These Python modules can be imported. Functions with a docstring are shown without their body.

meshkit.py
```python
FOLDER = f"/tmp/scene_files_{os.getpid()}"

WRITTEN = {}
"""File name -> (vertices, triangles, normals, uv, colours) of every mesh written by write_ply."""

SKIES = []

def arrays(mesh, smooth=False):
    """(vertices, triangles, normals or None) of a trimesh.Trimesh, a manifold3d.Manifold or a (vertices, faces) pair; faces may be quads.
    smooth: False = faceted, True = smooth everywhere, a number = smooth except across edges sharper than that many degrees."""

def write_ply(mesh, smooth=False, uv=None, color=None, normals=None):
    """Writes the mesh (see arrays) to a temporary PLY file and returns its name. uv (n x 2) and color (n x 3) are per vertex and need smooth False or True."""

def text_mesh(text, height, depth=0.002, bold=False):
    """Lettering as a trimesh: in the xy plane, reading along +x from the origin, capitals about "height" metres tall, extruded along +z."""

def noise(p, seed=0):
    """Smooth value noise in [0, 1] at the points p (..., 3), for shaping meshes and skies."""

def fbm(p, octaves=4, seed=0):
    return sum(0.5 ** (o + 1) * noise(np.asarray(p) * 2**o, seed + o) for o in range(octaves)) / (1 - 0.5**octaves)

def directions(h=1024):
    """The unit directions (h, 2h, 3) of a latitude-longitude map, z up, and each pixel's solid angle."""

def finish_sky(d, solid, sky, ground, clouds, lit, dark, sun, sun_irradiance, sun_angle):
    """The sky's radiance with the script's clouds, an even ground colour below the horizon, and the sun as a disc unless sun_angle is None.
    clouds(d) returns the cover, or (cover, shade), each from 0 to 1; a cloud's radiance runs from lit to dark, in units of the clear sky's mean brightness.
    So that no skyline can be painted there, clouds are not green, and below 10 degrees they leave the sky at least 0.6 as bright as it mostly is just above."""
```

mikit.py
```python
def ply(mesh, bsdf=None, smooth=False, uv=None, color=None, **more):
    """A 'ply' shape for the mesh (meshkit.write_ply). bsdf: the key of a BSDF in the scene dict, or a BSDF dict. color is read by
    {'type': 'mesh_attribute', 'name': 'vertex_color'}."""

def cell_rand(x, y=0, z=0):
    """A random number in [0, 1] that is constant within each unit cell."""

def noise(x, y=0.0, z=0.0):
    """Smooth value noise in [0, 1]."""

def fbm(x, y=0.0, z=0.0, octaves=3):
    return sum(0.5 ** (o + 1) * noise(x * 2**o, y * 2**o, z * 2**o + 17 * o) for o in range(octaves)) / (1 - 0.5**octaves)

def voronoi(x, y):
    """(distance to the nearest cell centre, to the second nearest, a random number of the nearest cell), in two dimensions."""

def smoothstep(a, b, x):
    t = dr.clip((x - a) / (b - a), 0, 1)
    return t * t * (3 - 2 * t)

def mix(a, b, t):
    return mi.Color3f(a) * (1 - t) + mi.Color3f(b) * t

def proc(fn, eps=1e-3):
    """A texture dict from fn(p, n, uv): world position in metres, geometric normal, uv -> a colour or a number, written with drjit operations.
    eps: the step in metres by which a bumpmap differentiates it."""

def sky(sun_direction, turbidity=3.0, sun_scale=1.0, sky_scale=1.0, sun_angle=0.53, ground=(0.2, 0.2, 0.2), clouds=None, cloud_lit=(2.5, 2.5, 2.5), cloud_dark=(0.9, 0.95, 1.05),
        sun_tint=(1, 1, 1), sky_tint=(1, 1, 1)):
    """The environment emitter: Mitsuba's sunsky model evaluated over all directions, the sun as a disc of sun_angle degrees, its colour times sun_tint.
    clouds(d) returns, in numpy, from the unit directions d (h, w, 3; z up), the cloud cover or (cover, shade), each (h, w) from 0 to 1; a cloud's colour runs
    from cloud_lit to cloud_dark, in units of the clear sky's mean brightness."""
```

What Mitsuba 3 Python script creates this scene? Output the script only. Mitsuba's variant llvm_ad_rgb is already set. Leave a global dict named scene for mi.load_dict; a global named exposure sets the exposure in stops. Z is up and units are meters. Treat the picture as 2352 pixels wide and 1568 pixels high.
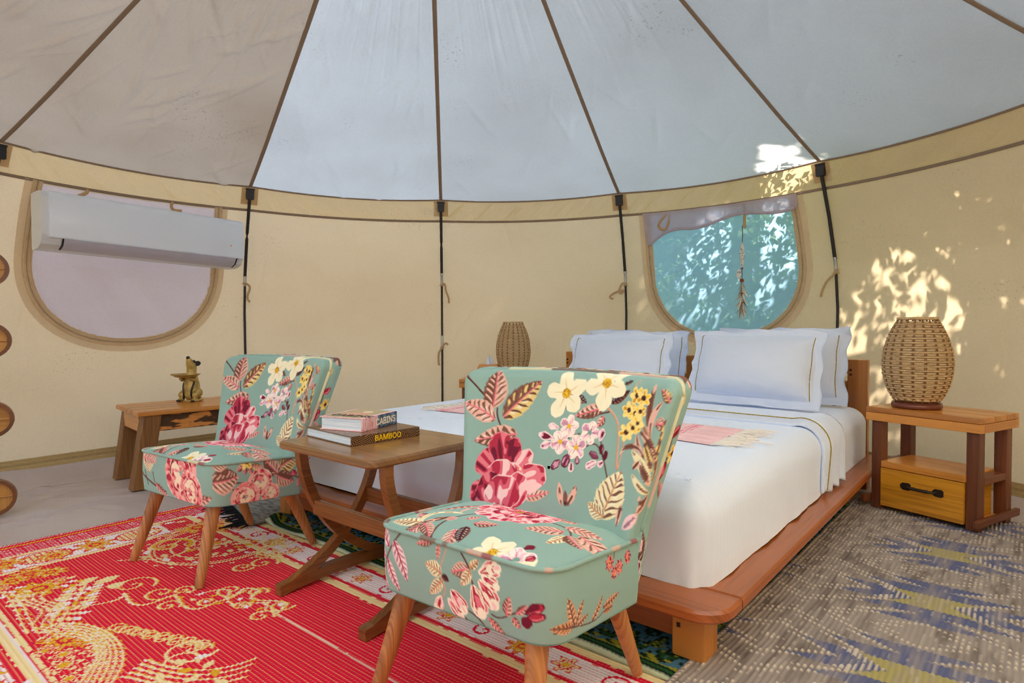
import math, random
import numpy as np, trimesh, mitsuba as mi, drjit as dr
import shapely.geometry as sg
from shapely.ops import unary_union
import manifold3d as m3
import mikit, meshkit
from mikit import noise, fbm, voronoi, cell_rand, smoothstep, proc

scene, labels = {'type': 'scene'}, {}
T = mi.ScalarTransform4f
R2 = np.random.RandomState

# ------------------------------------------------------------------ camera
PITCH, ROLL, FOC, EYE = 0.0245, 0.0035, 1406.2, (0, 0, 0.85)
scene['camera'] = {'type': 'perspective', 'fov_axis': 'x', 'fov': 2 * math.degrees(math.atan(1176 / FOC)), 'near_clip': 0.02, 'far_clip': 200,
    'to_world': T().look_at(origin=EYE, target=(0, math.cos(PITCH), 0.85 - math.sin(PITCH)), up=(math.sin(ROLL), 0, math.cos(ROLL)))}
# ------------------------------------------------------------------ sky and sun
SUN = np.array([0.67, 0.06, 0.74]); SUN = SUN / np.linalg.norm(SUN)
def cloud_cover(d):
    c = meshkit.fbm(d * [2.2, 2.2, 5.0] + 3.1, 5, 4)
    return np.clip((c - 0.22) * 3.0, 0, 1), np.clip((c - 0.5) * 1.6, 0, 1)
scene['sky'] = mikit.sky(SUN, turbidity=4.0, sun_scale=2.4, sky_scale=1.0, sun_angle=0.55, ground=(0.16, 0.15, 0.12), clouds=cloud_cover,
    cloud_lit=(1.98, 2.10, 2.27), cloud_dark=(1.04, 1.12, 1.25), sun_tint=(0.97, 0.99, 1.03), sky_tint=(0.91, 0.98, 1.07))
exposure = 2.7

# ------------------------------------------------------------------ helpers
def lin(*c):
    c = np.array(c[0] if len(c) == 1 else c, float) / 255
    return np.where(c < 0.04045, c / 12.92, ((c + 0.055) / 1.055) ** 2.4)
def mix(a, b, t):
    a, b = (mi.Color3f(*[float(x) for x in c]) if isinstance(c, (np.ndarray, list, tuple)) else c for c in (a, b))
    return a * (1 - t) + b * t
def L3(*c): return [float(x) for x in lin(*c)]
def used(k): return k in scene or k in labels or any(s.startswith(k + '__') for s in scene)
def numbered(k):
    if not used(k): return k
    i = 1
    while used('%s_%03d' % (k, i)): i += 1
    return '%s_%03d' % (k, i)
def thing(name, label, cat, group=None):
    k = numbered(name); labels[k] = {'label': label, 'category': cat}
    if group: labels[k]['group'] = group
    return k
def put(key, shape, label=None, **tags):
    key = numbered(key); scene[key] = shape
    if label or tags:
        labels[key] = dict(tags)
        if label: labels[key]['label'] = label
    return key
def struct(key, mesh, bsdf, smooth=False, **kw):
    k = numbered(key); scene[k] = mikit.ply(mesh, bsdf, smooth, **kw); labels[k] = {'kind': 'structure'}; return k
def part(root, name, mesh, bsdf, smooth=30, label=None, kind=None, **kw):
    tags = {'kind': kind} if kind else {}
    return put(root + '__' + name, mikit.ply(mesh, bsdf, smooth, **kw), label, **tags)
def one(name, mesh, bsdf, label, cat, smooth=30, group=None, **kw):
    k = thing(name, label, cat, group); scene[k] = mikit.ply(mesh, bsdf, smooth, **kw); return k
cat = trimesh.util.concatenate
def TM(v, f): return trimesh.Trimesh(np.asarray(v, float), np.asarray(f), process=False)
def move(m, loc=(0, 0, 0), yaw=0.0, rx=0.0, ry=0.0):
    m = m.copy()
    for ang, ax in ((rx, (1, 0, 0)), (ry, (0, 1, 0)), (yaw, (0, 0, 1))):
        if ang: m.apply_transform(trimesh.transformations.rotation_matrix(ang, ax))
    m.apply_translation(loc); return m
_RB = {}
def rbox(sx, sy, sz, r=0.004, n=2):
    """A box about the origin with rounded edges."""
    r = min(r, sx / 2.01, sy / 2.01, sz / 2.01)
    a = np.linspace(0, np.pi / 2, n + 1)
    P = [(np.cos(t) * np.cos(p), np.cos(t) * np.sin(p), np.sin(t)) for t in a for p in a]
    P = np.array(P) * r
    V = [(np.array([sx, sy, sz]) / 2 - r + P) * s for s in [(x, y, z) for x in (-1, 1) for y in (-1, 1) for z in (-1, 1)]]
    return trimesh.convex.convex_hull(np.round(np.vstack(V), 6))
def bx(x0, x1, y0, y1, z0, z1, r=0.004, n=2):
    return move(rbox(x1 - x0, y1 - y0, z1 - z0, r, n), ((x0 + x1) / 2, (y0 + y1) / 2, (z0 + z1) / 2))
def hullpts(P): return trimesh.convex.convex_hull(np.asarray(P, float))
def grid_faces(n, m, wrap=False):
    """Faces of an n x m grid of vertices (row major); wrap closes the second index."""
    i, j = np.meshgrid(np.arange(n - 1), np.arange(m if wrap else m - 1), indexing='ij')
    j2 = (j + 1) % m
    return np.stack([i * m + j, i * m + j2, (i + 1) * m + j2, (i + 1) * m + j], -1).reshape(-1, 4)
def tri(q): q = np.asarray(q); return np.vstack([q[:, [0, 1, 2]], q[:, [0, 2, 3]]])
def lathe(prof, n=32):
    """prof: (radius, z) rows from the bottom up."""
    prof = np.asarray(prof, float); a = np.arange(n) * 2 * np.pi / n
    v = np.stack([prof[:, :1] * np.cos(a), prof[:, :1] * np.sin(a), np.repeat(prof[:, 1:], n, 1)], -1).reshape(-1, 3)
    f = tri(grid_faces(len(prof), n, True))
    b, t = len(v), len(v) + 1
    v = np.vstack([v, [[0, 0, prof[0, 1]], [0, 0, prof[-1, 1]]]]); i = np.arange(n); j = (i + 1) % n; o = (len(prof) - 1) * n
    return TM(v, np.vstack([f, np.stack([j, i, i * 0 + b], 1), np.stack([o + i, o + j, i * 0 + t], 1)]))
def tube(pts, r, n=8, closed=False, flat=1.0, up=(0, 0, 1)):
    """A tube along a polyline; r may be a list; flat squashes it across 'up'."""
    p = np.asarray(pts, float); m = len(p)
    t = np.roll(p, -1, 0) - np.roll(p, 1, 0) if closed else np.gradient(p, axis=0)
    t /= np.linalg.norm(t, axis=1, keepdims=True) + 1e-12
    u = np.broadcast_to(np.asarray(up, float), p.shape).copy()
    bad = np.abs((u * t).sum(1)) > 0.95
    u[bad] = np.roll(u[bad], 1, 1)
    a = np.cross(t, u); a /= np.linalg.norm(a, axis=1, keepdims=True) + 1e-12
    b = np.cross(t, a); ang = np.arange(n) * 2 * np.pi / n
    rr = np.broadcast_to(np.asarray(r, float), (m,))[:, None, None]
    v = p[:, None] + rr * (np.cos(ang)[None, :, None] * a[:, None] + flat * np.sin(ang)[None, :, None] * b[:, None])
    v = v.reshape(-1, 3)
    if closed:
        i, j = np.meshgrid(np.arange(m), np.arange(n), indexing='ij'); i2, j2 = (i + 1) % m, (j + 1) % n
        q = np.stack([i * n + j, i * n + j2, i2 * n + j2, i2 * n + j], -1).reshape(-1, 4)
        return TM(v, tri(q))
    f = tri(grid_faces(m, n, True)); c = len(v)
    v = np.vstack([v, p[:1], p[-1:]]); i = np.arange(n); j = (i + 1) % n; o = (m - 1) * n
    return TM(v, np.vstack([f, np.stack([j, i, i * 0 + c], 1), np.stack([o + i, o + j, i * 0 + c + 1], 1)]))
def spline(P, n=24):
    from scipy.interpolate import CubicSpline
    P = np.asarray(P, float); s = np.r_[0, np.cumsum(np.linalg.norm(np.diff(P, axis=0), axis=1))]
    return CubicSpline(s, P)(np.linspace(0, s[-1], n))
def extrude(poly, h, r=0.0):
    """A shapely polygon extruded along +z from 0, its upper and lower edges chamfered by r."""
    if r <= 0: return trimesh.creation.extrude_polygon(poly, h, engine='earcut')
    cs = m3.CrossSection([np.asarray(poly.exterior.coords)[:-1]]) if poly.exterior.is_ccw else m3.CrossSection([np.asarray(poly.exterior.coords)[:-1][::-1]])
    body = m3.Manifold.extrude(cs, h - 2 * r).translate((0, 0, r))
    ins = cs.offset(-r, m3.JoinType.Round)
    full = m3.Manifold.extrude(ins, h)
    mm = (body + full).to_mesh()
    # chamfer: hull is only right for convex outlines
    pts = np.vstack([body.to_mesh().vert_properties[:, :3], full.to_mesh().vert_properties[:, :3]])
    h0 = trimesh.convex.convex_hull(pts)
    if abs(poly.convex_hull.area - poly.area) < 1e-3 * poly.area: return h0
    return TM(mm.vert_properties[:, :3], mm.tri_verts)
def sheet_solid(top, thick, n, m):
    """A closed thin solid from an n x m grid of top points; thick is subtracted along z or given as a vector."""
    top = np.asarray(top, float).reshape(-1, 3); d = np.array([0, 0, thick]) if np.isscalar(thick) else np.asarray(thick)
    f = grid_faces(n, m); k = n * m
    edge = np.r_[np.arange(m), np.arange(1, n) * m + m - 1, (n - 1) * m + np.arange(m - 2, -1, -1), np.arange(n - 2, 0, -1) * m]
    e2 = np.roll(edge, -1)
    return TM(np.vstack([top, top - d]), tri(np.vstack([f, f[:, ::-1] + k, np.stack([edge, edge + k, e2 + k, e2], 1)])))
def shade(m, angle=35): return trimesh.graph.smooth_shade(m, angle=np.radians(angle), facet_minarea=None)
def wood_part(root, name, mesh, bsdf, axis=0, seed=None, xf=None, label=None):
    """A wooden piece: uv.x runs along the grain (a local axis), uv.y across, offset per piece; xf places it."""
    m = shade(mesh, 32); v = np.asarray(m.vertices)
    a, b, c = v[:, axis], v[:, (axis + 1) % 3], v[:, (axis + 2) % 3]
    s = (abs(hash_int(name + str(seed) + root)) % 997) * 0.37
    uv = np.stack([a + s, b + 0.73 * c + 2.3 * s], 1)
    if xf is not None: m = xf(m)
    key = root + '__' + name if root else name
    return put(key, mikit.ply(m, bsdf, True, uv=uv), label)
def hash_int(s):
    h = 7
    for c in s: h = (h * 31 + ord(c)) % 1000003
    return h
def placer(loc, yaw): return lambda m: move(m, loc, yaw)

# ------------------------------------------------------------------ materials
def cst(rgb): return {'type': 'rgb', 'value': [float(x) for x in rgb]}
def matte(key, rgb, rough=0.85, spec=0.2, **kw):
    scene[key] = {'type': 'twosided', 'b': {'type': 'principled', 'base_color': rgb if isinstance(rgb, dict) else cst(rgb), 'roughness': rough, 'specular': spec, **kw}}
def cloth(key, col, trans=0.9, rough=0.9):
    scene[key] = {'type': 'principledthin', 'base_color': col if isinstance(col, dict) else cst(col), 'roughness': rough, 'diff_trans': trans, 'eta': 1.12}
def woodmat(key, light, dark, rough=0.35, ring=60.0, spec=0.5, streak=0.5, knots=0.0, coat=0.0):
    light, dark = [float(x) for x in light], [float(x) for x in dark]
    def fn(p, n, uv):
        x, y = uv.x, uv.y
        w = fbm(x * 1.7, y * 9.0, 3.1, 3) - 0.5
        g = 0.5 + 0.5 * dr.sin((y + 0.05 * w) * ring * 6.283 * 0.35 + 6.0 * w)
        fine = fbm(x * 6.0, y * 260.0, 1.0, 2)
        band = fbm(x * 0.9, y * 14.0, 7.0, 2)
        t = dr.clip(0.16 * g + streak * (fine - 0.5) + 1.1 * (band - 0.32), 0, 1)
        c = mix(light, dark, t)
        return c * (0.93 + 0.14 * noise(x * 3.0, y * 6.0, 2.0))
    matte(key, proc(fn), rough, spec, **({'clearcoat': coat, 'clearcoat_gloss': 0.9} if coat else {}))
# ------------------------------------------------------------------ the tent
TC, TR, TPH, ZE, ZA = np.array([-0.2848, 2.0952]), 2.556, 0.0972, 1.803, 3.017
def azim(i): return math.radians(90 + 30 * (2 - i)) + TPH
def adir(i): return np.array([math.cos(azim(i)), math.sin(azim(i))])
RP = np.array([(-0.1, 2.70), (0.0, 2.70), (0.1, 2.72), (0.4, 2.765), (0.67, 2.79), (0.95, 2.795), (1.22, 2.765), (1.49, 2.685), (1.66, 2.62), (1.72, 2.595), (1.803, 2.556), (1.9, 2.5)])
def rprof(z): return np.interp(z, RP[:, 0], RP[:, 1])
def wallpt(i, s, z, off=0.0):
    """A point of the wall between pole i and pole i+1 (s from 0 to 1) at height z, off metres outward."""
    s, z = np.broadcast_arrays(np.asarray(s, float), np.asarray(z, float))
    a, b = adir(i), adir(i + 1); m = (a + b); m = m / np.linalg.norm(m)
    r = rprof(z)[..., None]
    p = TC + r * (a * (1 - s)[..., None] + b * s[..., None])
    k = 4 * s * (1 - s)
    p = p + m * (off + (0.055 * k * np.clip(z / 0.5, 0.3, 1)))[..., None] if not np.isscalar(off) or True else p
    return np.concatenate([p, (z - 0.022 * k * np.clip((z - 1.5) / 0.3, 0, 1.3))[..., None]], -1)
def canvas_col(base, stain, amt):
    base, stain = [float(x) for x in base], [float(x) for x in stain]
    def fn(p, n, uv):
        big = fbm(p.x * 1.3 + 4, p.y * 1.3, p.z * 1.9, 4)
        weave = noise(uv.x * 420, uv.y * 140, 3.0) * 0.5 + noise(uv.x * 140, uv.y * 420, 9.0) * 0.5
        speck = smoothstep(0.80, 0.87, noise(p.x * 120, p.y * 120, p.z * 120)) * smoothstep(0.62, 0.8, fbm(p.x * 3, p.y * 3, p.z * 3, 2))
        c = mix(base, stain, dr.clip((big - 0.42) * amt, 0, 1))
        return c * (0.95 + 0.10 * weave) * (1 - 0.30 * speck)
    return proc(fn)
cloth('canvas_wall', canvas_col(lin(228, 213, 186), lin(218, 200, 170), 1.8), 0.72)
cloth('canvas_valance', canvas_col(lin(220, 202, 166), lin(210, 190, 154), 1.4), 0.7)
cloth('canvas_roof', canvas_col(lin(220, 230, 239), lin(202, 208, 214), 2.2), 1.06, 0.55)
cloth('canvas_beige', canvas_col(lin(198, 188, 176), lin(172, 156, 138), 2.4), 0.8, 0.5)  # browner, darker cloth colour for the two left roof panels
cloth('flap_lilac', canvas_col(lin(204, 196, 206), lin(186, 176, 188), 1.5), 0.8)
cloth('tape_brown', cst(lin(160, 142, 126)), 0.7)
cloth('tape_tan', cst(lin(200, 172, 132)), 0.5)
matte('pole_black', lin(24, 24, 28), 0.45, 0.5)
matte('sleeve_steel', lin(176, 182, 188), 0.3, 0.5, metallic=0.9)
def rip(x, y, z, f=1.0, seed=0): return meshkit.fbm(np.stack([x * f, y * f, z * f], -1), 4, seed) - 0.5

def uoutline(n=60, grow=0.0, ztop=1.655):
    """The U-shaped window outline in (s metres from the facet's middle, z)."""
    w, b, zc = 0.505 + grow, 0.462 + grow, 1.235
    a = np.linspace(0, np.pi, n)
    x, z = w * np.sign(np.cos(a)) * np.abs(np.cos(a)) ** (2 / 2.25), zc - b * np.abs(np.sin(a)) ** (2 / 2.25)
    side = np.linspace(ztop, zc, 10)[:-1]; q = np.clip((side - zc) / (ztop - zc), 0, 1)
    xs = w - 0.03 * q ** 1.5
    return np.vstack([np.stack([xs, side], 1), np.stack([x, z], 1), np.stack([-xs, side], 1)[::-1]])
def chord(z): return 2 * rprof(z) * math.sin(math.radians(15))
def onfacet(i, xm, z, off=0.0): return wallpt(i, 0.5 + np.asarray(xm) / chord(np.asarray(z)), z, off)
WINDOWS = (0, 3)
DOOR = (9, 10)
SIDE = {-1: 'wall_left', 0: 'wall_left', 1: 'wall_back', 2: 'wall_back', 3: 'wall_back', 4: 'wall_right', 5: 'wall_right', 6: 'wall_right'}
for side in ('wall_left', 'wall_back', 'wall_right', 'wall_front'): labels[side] = {'kind': 'structure'}
labels['ceiling'] = {'kind': 'structure'}
inside_u = sg.Polygon(uoutline(60, -0.004)).buffer(0)
from shapely import contains_xy
for i in range(-1, 11):
    side = SIDE.get(i, 'wall_front')
    near = i in (-1, 0, 1, 2, 3, 4, 5)
    nz, ns = (110, 96) if near else (40, 30)
    if i not in DOOR:
        s, z = np.meshgrid(np.linspace(0, 1, ns), np.linspace(0.1, 1.655, nz))
        p = wallpt(i, s, z)
        w = 0.014 * rip(p[..., 0], p[..., 1], p[..., 2] * 0.6, 2.2, 5) * np.sin(np.pi * s)
        for (xc, zc, ang, wd, hh) in R2(40 + i).uniform(0, 1, (14, 5)):                  # stray creases
            an = (ang - 0.5) * 1.2 + np.pi / 2
            dx, dz = (s - xc) * 1.4, (z - 0.2 - zc * 1.4)
            al, ac = dx * np.cos(an) + dz * np.sin(an), -dx * np.sin(an) + dz * np.cos(an)
            w = w + 0.006 * np.exp(-(ac / 0.012) ** 2 - (al / (0.06 + 0.2 * wd)) ** 2)
        m = (adir(i) + adir(i + 1)); m /= np.linalg.norm(m)
        p[..., :2] += m * w[..., None]
        f = grid_faces(nz, ns)
        if i in WINDOWS:
            xm = (s - 0.5) * chord(z)
            inn = contains_xy(inside_u, xm.ravel(), z.ravel())
            f = f[~inn[f].all(1)]
        part(side, 'panel', (p.reshape(-1, 3), f), 'canvas_wall', True, uv=np.stack([s * 1.4, z], -1).reshape(-1, 2))
    s, z = np.meshgrid(np.linspace(0, 1, 160 if near else 30), np.linspace(1.655, 1.803, 26))
    p = wallpt(i, s, z, 0.004)
    k = (z - 1.655) / 0.148
    lean = s * 1.42 + (z - 1.655) * (-1.1 if i >= 2 else 1.1)
    fold = 0.030 * np.sin(np.pi * k) ** 0.7 * (meshkit.fbm(np.stack([lean * 9, k * 0.5 + i, s * 0], -1), 3, i + 20) - 0.5) * 2.2
    m = (adir(i) + adir(i + 1)); m /= np.linalg.norm(m)
    p[..., :2] += m * fold[..., None]
    part(side, 'valance', (p.reshape(-1, 3), grid_faces(*s.shape)), 'canvas_valance', True, uv=np.stack([s * 1.4, z], -1).reshape(-1, 2))
    s1 = np.linspace(0, 1, 40)
    part(side, 'hem_tape', tube(wallpt(i, s1, 1.655 + 0 * s1, -0.003), 0.0085, 6, flat=0.2, up=(*m, 0)), 'tape_brown', True)
    if i not in DOOR:
        s, z = np.meshgrid(np.linspace(0, 1, 40), np.linspace(0.075, 0.135, 6))
        part(side, 'zip_tape', (wallpt(i, s, z, -0.006).reshape(-1, 3), grid_faces(*s.shape)), 'zip_tan', True, uv=np.stack([s * 1.4, z], -1).reshape(-1, 2))
def zip_fn(p, n, uv):
    d = dr.abs(uv.y - 0.105); tooth = dr.select(d < 0.0065, 0.5 + 0.5 * dr.sin(uv.x * 6.283 / 0.0075 + dr.select(uv.y > 0.105, 0.0, 3.14)), 1.0)
    stitch = dr.select((dr.abs(d - 0.02) < 0.0012), 0.8, 1.0)
    return mix(lin(190, 168, 122), lin(176, 152, 108), noise(uv.x * 90, uv.y * 400, 1.0)) * (0.62 + 0.38 * tooth) * stitch
cloth('zip_tan', proc(zip_fn), 0.2)
# ---- roof
RZ = np.array([(0, 3.03), (0.5, 2.76), (1.0, 2.51), (1.33, 2.352), (1.77, 2.148), (2.13, 1.982), (2.4, 1.866), (2.556, 1.803)])
def roofpt(i, s, t):
    s, t = np.broadcast_arrays(np.asarray(s, float), np.asarray(t, float))
    r = 2.556 * (1 - t); z = np.interp(r, RZ[:, 0], RZ[:, 1]); a, b = adir(i), adir(i + 1); m = (a + b); m = m / np.linalg.norm(m)
    k = 4 * s * (1 - s)
    p = TC + r[..., None] * (a * (1 - s)[..., None] + b * s[..., None]) + m * (0.055 * k * (1 - t) ** 2)[..., None]
    return np.concatenate([p, (z - 0.022 * k * (1 - t) ** 5 + 0.012 * k * np.sin(np.pi * t))[..., None]], -1)
for i in range(-1, 11):
    near = i in (-1, 0, 1, 2, 3, 4, 5)
    s, t = np.meshgrid(np.linspace(0, 1, (180 if i <= 1 else 110) if near else 30), np.linspace(0, 0.995, (240 if i <= 1 else 140) if near else 40))
    p = roofpt(i, s, t)
    x = (s - 0.5) * (1 - t) * 1.32
    edge = np.sin(np.pi * s) ** 0.7
    w = 0.010 * rip(p[..., 0], p[..., 1], p[..., 2], 3.0, 60 + i) * edge
    pleat = meshkit.fbm(np.stack([s * 26, t * 1.1, s * 0 + i], -1), 3, 70 + i) - 0.5
    w = w + (0.036 if i <= 0 else 0.022) * pleat * np.clip((t - 0.25) / 0.5, 0, 1) * edge
    rs = R2(90 + i)
    for (xc, tc, ang, ln, hh) in rs.uniform(0, 1, (70 if i <= 1 else 16, 5)):
        an = np.pi * (0.25 + 0.45 * ang); dx, dt = x - (xc - 0.5) * 1.3 * (1 - tc * 0.7), (t - tc * 0.75) * 2.6
        al, ac = dx * np.cos(an) + dt * np.sin(an), -dx * np.sin(an) + dt * np.cos(an) + 0.02 * np.sin(dx * 9)
        w = w + (0.013 if i <= 0 else 0.006) * (0.4 + hh) * np.exp(-(ac / (0.008 + 0.012 * hh)) ** 2 - (al / (0.05 + 0.16 * ln)) ** 2) * np.clip(edge * 2, 0, 1)
    p[..., 2] -= w
    part('ceiling', 'panel', (p.reshape(-1, 3), grid_faces(*s.shape)), 'canvas_beige' if i in (-1, 0) else 'canvas_roof', True, uv=np.stack([x, t * 2.8], -1).reshape(-1, 2))
    tt = np.linspace(0.004, 0.99, 40)
    sp = roofpt(i, 0 * tt, tt); sp[:, 2] -= 0.005
    part('ceiling', 'seam_tape', tube(sp, 0.0115, 6, flat=0.25, up=(*(-adir(i) * 0.45), -0.9)), 'tape_brown', True)
    s1 = np.linspace(0, 1, 40)
    ev = wallpt(i, s1, 1.803 + 0 * s1, -0.004)
    part('ceiling', 'eave_piping', tube(ev, 0.0065, 6), 'tape_brown', True)
# ---- windows: zip frames, panes, flaps
def band(i, outl, half, off, n=3):
    """A cloth band that follows an outline on facet i, half its width to either side."""
    o = np.asarray(outl); t = np.gradient(o, axis=0); t /= np.linalg.norm(t, axis=1, keepdims=True); nn = np.stack([-t[:, 1], t[:, 0]], 1)
    rows = [o + nn * h for h in np.linspace(-half, half, n)]
    P = np.stack([onfacet(i, r[:, 0], r[:, 1], off) for r in rows], 1)
    arc = np.r_[0, np.cumsum(np.linalg.norm(np.diff(o, axis=0), axis=1))]
    uv = np.stack(np.broadcast_arrays(arc[:, None], np.linspace(-half, half, n)[None]), -1)
    return P.reshape(-1, 3), grid_faces(len(o), n), uv.reshape(-1, 2)
def frame_fn(p, n, uv):
    e = dr.abs(uv.y); st = dr.select((e > 0.019) & (e < 0.0205) | (e > 0.008) & (e < 0.0095), 0.72, 1.0)
    zip_ = dr.select(e < 0.004, 0.62 + 0.25 * dr.sin(uv.x * 6.283 / 0.006), 1.0)
    return mix(lin(224, 202, 168), lin(206, 182, 148), fbm(uv.x * 40, uv.y * 160, 2.0, 2)) * st * zip_
cloth('zip_frame', proc(frame_fn), 0.7)
scene['window_film'] = {'type': 'blendbsdf', 'weight': 0.80, 'a': {'type': 'thindielectric', 'int_ior': 1.2},
    'b': {'type': 'principledthin', 'base_color': cst(lin(160, 210, 255)), 'roughness': 0.8, 'diff_trans': 1.2, 'eta': 1.1}}
def infill(i, top, off, nx=60, nz=60, wob=0.0, seed=0, cut=None, uvs=True):
    """A sheet inside the window outline, from the sill curve up to 'top' (function of x)."""
    x = np.linspace(-0.514, 0.514, nx); o = uoutline(300, 0.010)
    low = o[o[:, 1] < 1.2345]; lo = np.interp(x, low[::-1, 0], low[::-1, 1])
    zt = top(x); lo = cut(x) if cut else lo
    z = lo[None] + (zt - lo)[None] * np.linspace(0, 1, nz)[:, None]; X = np.broadcast_to(x, z.shape)
    w = off + wob * (meshkit.fbm(np.stack([X * 7 + z * 5, z * 1.2 + X * 0.5, X * 0], -1), 3, seed) - 0.5)
    return onfacet(i, X, z, w).reshape(-1, 3), grid_faces(nz, nx), np.stack([X, z], -1).reshape(-1, 2)
for wi, (i, side) in enumerate(((3, 'window_1'), (0, 'window_2'))):
    labels[side] = {'kind': 'structure'}
    for grow, half, nm in ((0.012, 0.024, 'zip_band'), (0.052, 0.018, 'outer_band')) if i != 6 else ((0.012, 0.024, 'zip_band'),):
        P, f, uv = band(i, uoutline(90, grow), half, -0.008 if nm == 'zip_band' else -0.005)
        part(side, nm, (P, f), 'zip_frame' if nm == 'zip_band' else 'canvas_wall', True, uv=uv)
    if i == 0:
        P, f, uv = infill(i, lambda x: 1.655 + 0 * x, 0.014, 90, 90, 0.032, 3)
        part(side, 'closed_flap', (P, f), 'flap_lilac', True, uv=uv)
        for x0, sl in ((0.515, 0), (0.33, 0.6), (-0.5, -0.5), (0.0, 0.0)):
            pass
    else:
        P, f, uv = infill(i, lambda x: 1.655 + 0 * x, 0.004, 40, 40)
        part(side, 'film_pane', (P, f), 'window_film', True)
        # the rolled-up flap that hangs at the top
        sag = lambda x: 1.552 + 0.07 * x - 0.10 * np.clip((-x - 0.24) / 0.25, 0, 1) ** 1.6 + 0.02 * np.sin(x * 11)
        P, f, uv = infill(i, lambda x: 1.655 + 0 * x, -0.016, 80, 24, 0.022, 8, cut=sag)
        part(side, 'rolled_flap', (P, f), 'flap_lilac', True, uv=uv)
        x = np.linspace(-0.497, 0.497, 50)
        part(side, 'flap_roll', tube(onfacet(i, x, sag(x), -0.018), 0.010, 8), 'flap_lilac', True)
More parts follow.
